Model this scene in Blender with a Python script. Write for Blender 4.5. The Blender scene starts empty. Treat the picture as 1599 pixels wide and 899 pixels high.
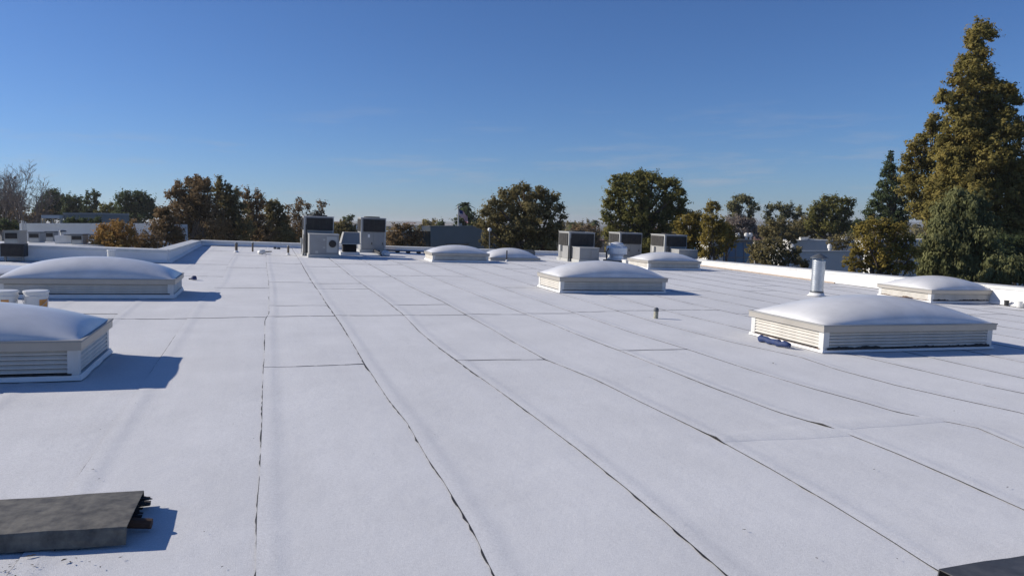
import bpy, bmesh, math, random
import numpy as np
from mathutils import Matrix, Vector

random.seed(7)
RNG = np.random.default_rng(7)
sc = bpy.context.scene
COL = sc.collection
R = math.radians

# ------------------------------------------------------------------ camera
PW, PH = 1599.0, 899.0
PCX, PCY = 799.5, 449.5
F = 1190.8                       # focal length in photo pixels
HOR = 350.0                      # true horizon line in the photo
CAMZ = 7.5
EYE = 1.49                       # eye height over the roof
CAM = np.array([0.0, 0.0, CAMZ])
pitch = math.atan((PCY - HOR) / F)
FWD = np.array([0, math.cos(pitch), -math.sin(pitch)])
UP = np.array([0, math.sin(pitch), math.cos(pitch)])
RT = np.array([1.0, 0, 0])
cam_d = bpy.data.cameras.new("camera")
cam = bpy.data.objects.new("camera", cam_d)
COL.objects.link(cam)
cam_d.sensor_width = 36.0
cam_d.lens = F / PW * 36.0
cam_d.clip_start = 0.05
cam_d.clip_end = 12000
cam.location = CAM
cam.rotation_euler = (math.pi / 2 - pitch, 0, 0)
sc.camera = cam

# ------------------------------------------------------------------ light
SUN_EL = R(26.5)
SUN_AZ_X, SUN_AZ_Y = -0.985, 0.17          # horizontal direction towards the sun
sv = Vector((SUN_AZ_X, SUN_AZ_Y, 0)).normalized() * math.cos(SUN_EL)
sv.z = math.sin(SUN_EL)
sun_d = bpy.data.lights.new("sun", 'SUN')
sun_d.energy = 5.0
sun_d.angle = R(0.53)
sun_d.color = (1.0, 0.92, 0.80)
sun = bpy.data.objects.new("sun", sun_d)
sun.rotation_euler = sv.to_track_quat('Z', 'Y').to_euler()
sun.location = (-40, 10, 40)
COL.objects.link(sun)

world = bpy.data.worlds.new("World")
sc.world = world
world.use_nodes = True
wn, wl = world.node_tree.nodes, world.node_tree.links
wn.clear()
w_out = wn.new('ShaderNodeOutputWorld')
w_bg = wn.new('ShaderNodeBackground')
sky = wn.new('ShaderNodeTexSky')
sky.sky_type = 'NISHITA'
sky.sun_disc = False
sky.sun_elevation = SUN_EL
sky.sun_rotation = math.atan2(SUN_AZ_X, SUN_AZ_Y)
sky.altitude = 800
sky.air_density = 1.0
sky.dust_density = 0.3
sky.ozone_density = 8.0
w_bg.inputs['Strength'].default_value = 0.077
# thin cirrus streaks, low in the sky all round
tc = wn.new('ShaderNodeTexCoord')
sep = wn.new('ShaderNodeSeparateXYZ')
wl.new(tc.outputs['Generated'], sep.inputs[0])
mp = wn.new('ShaderNodeMapping')
mp.inputs['Scale'].default_value = (5.0, 5.0, 42.0)
mp.inputs['Rotation'].default_value = (0.0, 0.06, 0.3)
wl.new(tc.outputs['Generated'], mp.inputs[0])
cn = wn.new('ShaderNodeTexNoise')
cn.inputs['Scale'].default_value = 1.3
cn.inputs['Detail'].default_value = 6.0
cn.inputs['Roughness'].default_value = 0.62
wl.new(mp.outputs[0], cn.inputs['Vector'])
cr = wn.new('ShaderNodeMapRange')
cr.inputs['From Min'].default_value = 0.54
cr.inputs['From Max'].default_value = 0.82
cr.inputs['To Max'].default_value = 0.48
wl.new(cn.outputs['Fac'], cr.inputs['Value'])
el = wn.new('ShaderNodeMapRange')
el.inputs['From Min'].default_value = 0.17
el.inputs['From Max'].default_value = 0.06
wl.new(sep.outputs['Z'], el.inputs['Value'])
mu = wn.new('ShaderNodeMath'); mu.operation = 'MULTIPLY'
wl.new(cr.outputs[0], mu.inputs[0]); wl.new(el.outputs[0], mu.inputs[1])
mx = wn.new('ShaderNodeMix'); mx.data_type = 'RGBA'
mx.inputs['B'].default_value = (5.2, 5.4, 6.0, 1)
wl.new(mu.outputs[0], mx.inputs['Factor'])
gr = wn.new('ShaderNodeMix'); gr.data_type = 'RGBA'; gr.blend_type = 'MULTIPLY'; gr.inputs['Factor'].default_value = 1.0
gr.inputs['B'].default_value = (1.03, 1.06, 1.21, 1)          # cool white balance of the whole sky
wl.new(sky.outputs[0], gr.inputs['A'])
wl.new(gr.outputs['Result'], mx.inputs['A'])
wl.new(mx.outputs['Result'], w_bg.inputs['Color'])
wl.new(w_bg.outputs[0], w_out.inputs['Surface'])

vs = sc.view_settings
vs.view_transform = 'Standard'
vs.look = 'None'
vs.exposure = 0.12
vs.gamma = 1.0
vs.use_curve_mapping = False
sc.render.engine = 'CYCLES'
sc.cycles.use_denoising = True
sc.cycles.max_bounces = 6
sc.cycles.use_adaptive_sampling = True

# ------------------------------------------------------------------ helpers: space
def ray(px, py):
    return FWD + RT * ((px - PCX) / F) + UP * ((PCY - py) / F)

def at(px, py, dist):
    """point seen at a photo pixel, dist metres ahead"""
    d = ray(px, py)
    return CAM + d * (dist / d[1])

def wx(px, dist):
    return float(at(px, HOR, dist)[0])

def wz(py, dist):
    return float(at(PCX, py, dist)[2])

# the roof falls gently: its own frame u (across the rolls), v (along the rolls), n (up)
V1 = ray(417.5, 326.1); V1 /= np.linalg.norm(V1)
N1 = np.cross(ray(PCX, 339.5), V1); N1 /= np.linalg.norm(N1)
if N1[2] < 0: N1 = -N1
U1 = np.cross(V1, N1)
ORG = CAM - N1 * EYE
MR = Matrix(((U1[0], V1[0], N1[0], ORG[0]), (U1[1], V1[1], N1[1], ORG[1]), (U1[2], V1[2], N1[2], ORG[2]), (0, 0, 0, 1)))

def uv(px, py, h=0.0):
    q = ray(px, py)
    q = q * (-(EYE - h) / (q @ N1))
    return float(q @ U1), float(q @ V1)

def on_roof(u, v, h=0.0, rz=0.0):
    return MR @ Matrix.Translation((u, v, h)) @ Matrix.Rotation(rz, 4, 'Z')

# ------------------------------------------------------------------ helpers: objects
def tag(o, label=None, cat=None, group=None, kind=None):
    if label: o['label'] = label
    if cat: o['category'] = cat
    if group: o['group'] = group
    if kind: o['kind'] = kind
    return o

def thing(name, label, cat, mat4=None, group=None):
    o = bpy.data.objects.new(name, None)
    COL.objects.link(o)
    o.empty_display_size = 0.2
    if mat4 is not None: o.matrix_world = mat4
    return tag(o, label, cat, group)

def link(name, me, parent=None, loc=None, rot=None, mat4=None):
    o = bpy.data.objects.new(name, me)
    COL.objects.link(o)
    if parent: o.parent = parent
    if loc: o.location = loc
    if rot: o.rotation_euler = rot
    if mat4 is not None:
        if parent: o.matrix_local = mat4
        else: o.matrix_world = mat4
    return o

def mesh(name, verts, faces, mats, smooth=False, mi=None):
    me = bpy.data.meshes.new(name)
    me.from_pydata([tuple(map(float, v)) for v in verts], [], faces)
    for m in (mats if isinstance(mats, (list, tuple)) else [mats]): me.materials.append(m)
    if mi is not None: me.polygons.foreach_set('material_index', mi)
    if smooth: me.polygons.foreach_set('use_smooth', [True] * len(me.polygons))
    me.update()
    return me

class MB:
    """collects simple shapes into one mesh"""
    def __init__(s): s.v, s.f, s.m = [], [], []
    def add(s, vs_, fs, m=0):
        k = len(s.v); s.v += [tuple(map(float, q)) for q in vs_]
        s.f += [tuple(i + k for i in f) for f in fs]; s.m += [m] * len(fs)
        return s
    def box(s, x0, x1, y0, y1, z0, z1, m=0):
        return s.add([(x0, y0, z0), (x1, y0, z0), (x1, y1, z0), (x0, y1, z0), (x0, y0, z1), (x1, y0, z1), (x1, y1, z1), (x0, y1, z1)],
                     [(0, 3, 2, 1), (4, 5, 6, 7), (0, 1, 5, 4), (1, 2, 6, 5), (2, 3, 7, 6), (3, 0, 4, 7)], m)
    def lathe(s, prof, n=20, cx=0, cy=0, m=0, cap=True):
        k = len(s.v); vs_, fs = [], []
        for r, z in prof:
            for i in range(n):
                a = 2 * math.pi * i / n
                vs_.append((cx + r * math.cos(a), cy + r * math.sin(a), z))
        for j in range(len(prof) - 1):
            for i in range(n):
                i2 = (i + 1) % n
                fs.append((j * n + i, j * n + i2, (j + 1) * n + i2, (j + 1) * n + i))
        if cap:
            fs.append(tuple(range((len(prof) - 1) * n, len(prof) * n)))
            fs.append(tuple(reversed(range(n))))
        return s.add(vs_, fs, m)
    def tube(s, pts, rad, n=6, m=0):
        pts = [Vector(p) for p in pts]
        rads = rad if isinstance(rad, (list, tuple)) else [rad] * len(pts)
        vs_, fs = [], []
        ref = Vector((0.31, 0.17, 0.93))
        for i, p in enumerate(pts):
            t = (pts[min(i + 1, len(pts) - 1)] - pts[max(i - 1, 0)])
            if t.length < 1e-9: t = Vector((0, 0, 1))
            t.normalize()
            a = t.cross(ref)
            if a.length < 0.05: a = t.cross(Vector((1, 0, 0)))
            a.normalize(); b = t.cross(a)
            for k in range(n):
                th = 2 * math.pi * k / n
                vs_.append(p + (a * math.cos(th) + b * math.sin(th)) * rads[i])
        for i in range(len(pts) - 1):
            for k in range(n):
                k2 = (k + 1) % n
                fs.append((i * n + k, i * n + k2, (i + 1) * n + k2, (i + 1) * n + k))
        fs.append(tuple(reversed(range(n)))); fs.append(tuple(range((len(pts) - 1) * n, len(pts) * n)))
        return s.add(vs_, fs, m)
    def me(s, name, mats, smooth=False, bevel=0.0):
        me = mesh(name, s.v, s.f, mats, smooth, s.m)
        if bevel > 0:
            bm = bmesh.new(); bm.from_mesh(me)
            bmesh.ops.bevel(bm, geom=list(bm.edges), offset=bevel, segments=2, affect='EDGES', profile=0.7)
            bm.to_mesh(me); bm.free()
        return me
    def build(s, name, mats, parent=None, smooth=False, bevel=0.0, **k):
        return link(name, s.me(name, mats, smooth, bevel), parent, **k)

def noise1(x, seed=0):
    """smooth value noise, -1..1, vectorised"""
    x = np.asarray(x, float)
    i = np.floor(x).astype(int); f = x - i; f = f * f * (3 - 2 * f)
    h = lambda n: np.modf(np.abs(np.sin((n + seed * 57.3) * 12.9898) * 43758.5453))[0] * 2 - 1
    return h(i) * (1 - f) + h(i + 1) * f

# ------------------------------------------------------------------ materials
def mat(name, col, rough=0.6, metal=0.0, var=0.12, vscale=3.0, bump=0.0, bscale=60.0, bdist=0.004, col2=None, spec=0.5, detail=5.0, coord='Object'):
    m = bpy.data.materials.new(name); m.use_nodes = True
    n, l = m.node_tree.nodes, m.node_tree.links
    p = n['Principled BSDF']
    p.inputs['Roughness'].default_value = rough
    p.inputs['Metallic'].default_value = metal
    p.inputs['Specular IOR Level'].default_value = spec
    t = n.new('ShaderNodeTexCoord')
    nz = n.new('ShaderNodeTexNoise'); nz.inputs['Scale'].default_value = vscale; nz.inputs['Detail'].default_value = detail
    nz.inputs['Roughness'].default_value = 0.6
    l.new(t.outputs[coord], nz.inputs['Vector'])
    rp = n.new('ShaderNodeValToRGB')
    a = [c * (1 - var) for c in col]; b = col2 or [min(1, c * (1 + var)) for c in col]
    rp.color_ramp.elements[0].position = 0.32; rp.color_ramp.elements[1].position = 0.68
    rp.color_ramp.elements[0].color = (*a, 1); rp.color_ramp.elements[1].color = (*b, 1)
    l.new(nz.outputs['Fac'], rp.inputs['Fac']); l.new(rp.outputs['Color'], p.inputs['Base Color'])
    if bump > 0:
        bz = n.new('ShaderNodeTexNoise'); bz.inputs['Scale'].default_value = bscale; bz.inputs['Detail'].default_value = 3
        l.new(t.outputs[coord], bz.inputs['Vector'])
        bp = n.new('ShaderNodeBump'); bp.inputs['Strength'].default_value = bump; bp.inputs['Distance'].default_value = bdist
        l.new(bz.outputs['Fac'], bp.inputs['Height']); l.new(bp.outputs['Normal'], p.inputs['Normal'])
    return m

def cap_sheet_material():
    """white mineral granules: fine speckle, faint dirt clouds, roll-to-roll drift"""
    m = bpy.data.materials.new('white_granule_cap_sheet'); m.use_nodes = True
    n, l = m.node_tree.nodes, m.node_tree.links
    p = n['Principled BSDF']; p.inputs['Roughness'].default_value = 0.92; p.inputs['Specular IOR Level'].default_value = 0.25
    t = n.new('ShaderNodeTexCoord')
    def nz(scale, det, rough=0.6, vec=None):
        q = n.new('ShaderNodeTexNoise'); q.inputs['Scale'].default_value = scale; q.inputs['Detail'].default_value = det
        q.inputs['Roughness'].default_value = rough
        l.new(vec or t.outputs['Object'], q.inputs['Vector']); return q
    def rng(src, a, b, c, d):
        q = n.new('ShaderNodeMapRange'); q.inputs[1].default_value = a; q.inputs[2].default_value = b
        q.inputs[3].default_value = c; q.inputs[4].default_value = d
        l.new(src, q.inputs[0]); return q.outputs[0]
    fine = rng(nz(170, 2, 0.7).outputs['Fac'], 0.3, 0.7, 0.86, 1.10)
    fine2 = rng(nz(55, 3, 0.7).outputs['Fac'], 0.3, 0.7, 0.93, 1.06)
    blot = rng(nz(1.3, 5).outputs['Fac'], 0.3, 0.72, 0.94, 1.04)
    big = rng(nz(0.28, 3).outputs['Fac'], 0.3, 0.7, 0.955, 1.035)
    mpn = n.new('ShaderNodeMapping'); mpn.inputs['Scale'].default_value = (6.0, 0.35, 1.0)
    l.new(t.outputs['Object'], mpn.inputs[0])
    streak = rng(nz(1.0, 4, 0.6, mpn.outputs[0]).outputs['Fac'], 0.3, 0.75, 0.972, 1.02)
    def mul(a, b):
        q = n.new('ShaderNodeMath'); q.operation = 'MULTIPLY'; l.new(a, q.inputs[0]); l.new(b, q.inputs[1]); return q.outputs[0]
    # old ponding rings and scuffs, here and there
    stain = rng(nz(0.55, 6, 0.68).outputs['Fac'], 0.60, 0.74, 1.0, 0.95)
    scuff = rng(nz(11, 4, 0.75).outputs['Fac'], 0.66, 0.74, 1.0, 0.90)
    tot = mul(mul(mul(mul(fine, fine2), mul(blot, big)), streak), mul(stain, scuff))
    vm = n.new('ShaderNodeVectorMath'); vm.operation = 'SCALE'
    vm.inputs[0].default_value = (0.685, 0.69, 0.705)
    l.new(tot, vm.inputs['Scale'])
    l.new(vm.outputs[0], p.inputs['Base Color'])
    b1 = n.new('ShaderNodeBump'); b1.inputs['Strength'].default_value = 0.45; b1.inputs['Distance'].default_value = 0.0035
    l.new(nz(210, 2, 0.7).outputs['Fac'], b1.inputs['Height'])
    b2 = n.new('ShaderNodeBump'); b2.inputs['Strength'].default_value = 0.28; b2.inputs['Distance'].default_value = 0.012
    l.new(nz(7, 4, 0.55).outputs['Fac'], b2.inputs['Height']); l.new(b1.outputs[0], b2.inputs['Normal'])
    l.new(b2.outputs[0], p.inputs['Normal'])
    return m

def louvre_mat(name, col): return mat(name, col, 0.5, 0.0, 0.10, 4.0)

def leaf_mat(name, c1, c2, c3, scale=0.9):
    m = bpy.data.materials.new(name); m.use_nodes = True
    n, l = m.node_tree.nodes, m.node_tree.links
    n.clear()
    c1, c2, c3 = [[min(.4, c * 2.8) for c in q] for q in (c1, c2, c3)]
    out = n.new('ShaderNodeOutputMaterial')
    t = n.new('ShaderNodeTexCoord')
    a = n.new('ShaderNodeTexNoise'); a.inputs['Scale'].default_value = scale; a.inputs['Detail'].default_value = 4
    a.inputs['Roughness'].default_value = 0.75
    l.new(t.outputs['Object'], a.inputs['Vector'])
    rp = n.new('ShaderNodeValToRGB')
    e = rp.color_ramp.elements
    e[0].position = 0.34; e[0].color = (*c1, 1); e[1].position = 0.68; e[1].color = (*c3, 1)
    k = e.new(0.5); k.color = (*c2, 1)
    l.new(a.outputs['Fac'], rp.inputs['Fac'])
    d = n.new('ShaderNodeBsdfDiffuse'); tr = n.new('ShaderNodeBsdfTranslucent')
    l.new(rp.outputs['Color'], d.inputs['Color']); l.new(rp.outputs['Color'], tr.inputs['Color'])
    ms = n.new('ShaderNodeMixShader'); ms.inputs[0].default_value = 0.45
    l.new(d.outputs[0], ms.inputs[1]); l.new(tr.outputs[0], ms.inputs[2])
    l.new(ms.outputs[0], out.inputs['Surface'])
    return m

M = {}
M['cap'] = cap_sheet_material()
M['bitumen'] = mat('black_bitumen', (0.022, 0.022, 0.026), 0.7, var=0.4, vscale=30)
M['edge'] = mat('sun_muted_sheet_edge', (0.15, 0.15, 0.16), 0.9, var=0.35, vscale=8)  # grey painted in to hold down the sun these upright edges catch
M['deck'] = mat('roof_deck_felt', (0.05, 0.05, 0.055), 0.9)
M['white_coat'] = mat('white_roof_coating', (0.74, 0.74, 0.74), 0.75, var=0.06, vscale=1.6, bump=0.35, bscale=25, bdist=0.008)
M['curb_white'] = mat('white_painted_metal', (0.62, 0.62, 0.60), 0.5, var=0.08, vscale=5)
M['slat'] = louvre_mat('cream_louvre_paint', (0.60, 0.575, 0.525))
M['beige'] = mat('beige_anodised_frame', (0.40, 0.375, 0.335), 0.42, 0.2, var=0.06, vscale=3)
M['dome'] = mat('weathered_white_acrylic', (0.69, 0.69, 0.69), 0.28, var=0.10, vscale=2.6, bump=0.08, bscale=5, bdist=0.01, spec=0.55)
M['dark'] = mat('black_shade_fill', (0.012, 0.012, 0.014), 0.9)  # black paints in the shade behind the louvres and under the hood
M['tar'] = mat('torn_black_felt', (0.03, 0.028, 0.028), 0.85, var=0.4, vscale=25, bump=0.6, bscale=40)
M['rtu'] = mat('grey_painted_steel', (0.28, 0.28, 0.275), 0.6, var=0.07, vscale=2.5)
M['rtu_light'] = mat('pale_grey_steel', (0.43, 0.43, 0.41), 0.48, var=0.06, vscale=2.5)
M['coil'] = mat('condenser_coil_grille', (0.045, 0.043, 0.043), 0.8, 0.0, var=0.2, vscale=9, spec=0.15)
M['fin'] = mat('coil_guard_wire', (0.05, 0.048, 0.046), 0.7, 0.0, var=0.15, vscale=9)
M['galv'] = mat('galvanised_steel', (0.52, 0.54, 0.55), 0.38, 0.85, var=0.15, vscale=12)
M['alu'] = mat('spun_aluminium', (0.80, 0.80, 0.80), 0.45, 0.35, var=0.08, vscale=6)
M['lead'] = mat('dark_grey_cap_metal', (0.12, 0.13, 0.14), 0.5, 0.4, var=0.2, vscale=8)
M['pipe'] = mat('brown_painted_pipe', (0.12, 0.095, 0.07), 0.7, var=0.25, vscale=20)
M['moss'] = mat('stained_lead_pipe', (0.34, 0.33, 0.26), 0.75, var=0.45, vscale=30)
M['black'] = mat('black_rubber', (0.02, 0.02, 0.022), 0.6)
M['bucket'] = mat('white_bucket_plastic', (0.66, 0.66, 0.64), 0.4, var=0.05, vscale=6)
M['label'] = mat('orange_bucket_label', (0.62, 0.27, 0.06), 0.5, var=0.2, vscale=25)
M['rag'] = mat('blue_tarp', (0.016, 0.036, 0.12), 0.7, var=0.25, vscale=12, bump=0.4, bscale=30)
M['coping'] = mat('weathered_dark_coping', (0.115, 0.107, 0.092), 0.6, 0.15, var=0.4, vscale=16, col2=(0.20, 0.185, 0.15), bump=0.3, bscale=50, bdist=0.003, detail=9)
M['coping_dark'] = mat('dark_blue_grey_coping', (0.055, 0.058, 0.068), 0.5, 0.25, var=0.5, vscale=6, col2=(0.12, 0.12, 0.12), bump=0.3, bscale=45, bdist=0.003, detail=9)
M['wood'] = mat('old_wood', (0.10, 0.055, 0.035), 0.85, var=0.35, vscale=18)
M['litter'] = mat('dry_leaf_litter', (0.055, 0.045, 0.035), 0.9, var=0.4, vscale=30)
M['tan'] = mat('rusty_tan_flashing', (0.42, 0.33, 0.25), 0.7, var=0.15, vscale=4)
M['stucco'] = mat('white_stucco', (0.62, 0.62, 0.60), 0.85, var=0.06, vscale=0.6)
M['stucco_grey'] = mat('grey_green_stucco', (0.19, 0.215, 0.215), 0.85, var=0.08, vscale=0.5)
M['stucco_beige'] = mat('cream_stucco', (0.58, 0.52, 0.42), 0.8, var=0.06)
M['stucco_pink'] = mat('pink_stucco', (0.50, 0.38, 0.31), 0.85, var=0.1)
M['far_roof'] = mat('distant_roofing', (0.36, 0.34, 0.32), 0.8, var=0.1)
M['tile_roof'] = mat('red_brown_roof_tile', (0.22, 0.12, 0.09), 0.8, var=0.2)
M['glass'] = mat('dark_window_glass', (0.03, 0.05, 0.065), 0.08, spec=0.8, var=0.15, vscale=0.4)
M['blue_glass'] = mat('blue_curtain_glass', (0.025, 0.12, 0.27), 0.3, spec=0.6, var=0.2, vscale=0.4)
M['mullion'] = mat('grey_mullion', (0.10, 0.14, 0.19), 0.5)
M['pole'] = mat('pale_pole', (0.45, 0.45, 0.44), 0.5)
M['globe'] = mat('white_globe', (0.75, 0.75, 0.73), 0.3)
M['flag_red'] = mat('flag_red', (0.42, 0.03, 0.04), 0.8)
M['flag_white'] = mat('flag_white', (0.72, 0.70, 0.68), 0.8)
M['flag_blue'] = mat('flag_blue', (0.03, 0.04, 0.14), 0.8)
M['bark'] = mat('grey_brown_bark', (0.11, 0.085, 0.065), 0.95, var=0.35, vscale=6, bump=0.5, bscale=12, bdist=0.03)
M['bark_pale'] = mat('pale_bark', (0.30, 0.27, 0.23), 0.9, var=0.2, vscale=5)
M['twig'] = mat('bare_twigs', (0.20, 0.165, 0.145), 0.9, var=0.2, vscale=5)
M['asphalt'] = mat('asphalt_ground', (0.075, 0.075, 0.072), 0.95, var=0.35, vscale=0.02, col2=(0.09, 0.085, 0.055))
M['hill'] = mat('hazy_hill_scrub', (0.09, 0.10, 0.075), 0.95, var=0.3, vscale=0.01)

# ------------------------------------------------------------------ the setting: ground and the building under the roof
ring = [(6000 * math.cos(a), 6000 * math.sin(a), 0) for a in np.linspace(0, 2 * math.pi, 48, endpoint=False)]
tag(link('ground', mesh('ground', ring, [tuple(range(48))], M['asphalt'])), kind='structure')

U_L, U_R, V_B, V_LW = -9.0, 14.95, -3.0, 21.6      # roof limits; V_LW: the wall on the left
def far_v(u): return 31.55 - 0.19 * (u + 2.0)
U_RET = -2.45                                       # the short wall going away
def P3(u, v, h=0.0):
    p = ORG + U1 * u + V1 * v + N1 * h
    return (float(p[0]), float(p[1]), float(p[2]))

outline = [(U_L, V_B), (U_R + .35, V_B), (U_R + .35, far_v(U_R) + .35), (U_RET - .35, far_v(U_RET) + .35), (U_RET - .35, V_LW + .35), (U_L, V_LW + .35)]
ofs = len(outline)
vv = [P3(u, v, -0.02) for u, v in outline] + [P3(u, v, -0.30) for u, v in outline]
ff = [tuple(range(ofs)), tuple(reversed(range(ofs, 2 * ofs)))] + [(i, i + ofs, (i + 1) % ofs + ofs, (i + 1) % ofs) for i in range(ofs)]
roof = tag(link('roof', mesh('roof', vv, ff, M['deck'])), kind='structure')
ob = thing('office_building', 'low white office building whose flat roof fills the picture', 'building', Matrix.Identity(4))
wv = [P3(u, v, -0.305) for u, v in outline]
wv += [(x, y, 0.0) for x, y, z in wv]
link('wall', mesh('wall', wv, [(i, (i + 1) % ofs, (i + 1) % ofs + ofs, i + ofs) for i in range(ofs)], M['stucco']), ob)

# ------------------------------------------------------------------ cap sheets (rolls of white granulated roofing)
SEAM_PX = {
 -1: [(110,762),(160,690),(215,610),(310,470),(345,440)],
 0: [(402,899),(404,800),(408,715),(410,640),(413,570),(415,500),(421,489),(420,440)],
 1: [(772,899),(735,825),(690,750),(669,720),(635,660),(607,625),(570,570),(550,535),(532,505),(508,470),(487,440)],
 2: [(1135,899),(980,765),(900,700),(860,670),(800,625),(737,580),(680,538),(655,517),(630,491),(600,467),(560,440)],
 3: [(1463,890),(1390,843),(1300,788),(1200,730),(1110,680),(1000,627),(930,592),(850,560),(800,533),(770,515),(725,490),(690,470),(640,447)],
 4: [(1599,796),(1493,748),(1400,708),(1337,683),(1306,671),(1213,643),(1120,608),(980,552),(900,522),(860,505),(820,490)],
 5: [(1599,699),(1525,667),(1446,652),(1400,643),(1353,629),(1260,604),(1166,576),(1087,550),(980,517)],
 6: [(1599,645),(1493,622),(1400,601),(1306,576),(1250,557),(1143,534),(1041,508),(980,490)],
 7: [(1599,614),(1540,602),(1446,580),(1386,566),(1176,517),(1059,490)],
}
SEAMS = {}
for k, s in SEAM_PX.items():
    q = sorted([uv(*p)[::-1] for p in s]); SEAMS[k] = (np.array([a for a, b in q]), np.array([b for a, b in q]))

def seam_u(k, v):
    v = np.asarray(v, float)
    nom = 0.95 * k - 0.03
    wob = 0.018 * noise1(v * 0.55, k * 3 + 1) + 0.006 * noise1(v * 2.3, k + 31)
    if k in SEAMS:
        a, b = SEAMS[k]
        u = np.interp(v, a, b)
        far = np.clip((v - a[-1]) / 6.0, 0, 1); u = u * (1 - far) + nom * far
        near = np.clip((a[0] - v) / 3.0, 0, 1); u = u * (1 - near) + nom * near
        return u + wob * 0.35
    return nom + wob

CROSS = {-2: [10.9], -1: [10.95], 0: [7.48, 11.05, 12.3], 1: [11.1, 15.0], 2: [7.55, 11.1, 12.4], 3: [4.4, 11.15], 4: [4.55, 7.9, 11.2], 5: [11.4], 6: [11.5], 7: [11.55]}
crs = random.Random(3)
for k in range(-10, 16):
    L = CROSS.setdefault(k, [11.2 + crs.uniform(-.5, .5)])
    for base in (16.5, 21.5, 26.5):
        L.append(base + crs.uniform(-1.8, 1.8))

def undul(u, v):
    """gentle unevenness of the deck"""
    return 0.010 * noise1(u * 0.7 + 3, 5) * noise1(v * 0.33, 9) + 0.004 * noise1(u * 2.1, 12) * noise1(v * 1.1 + 7, 4)

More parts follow.
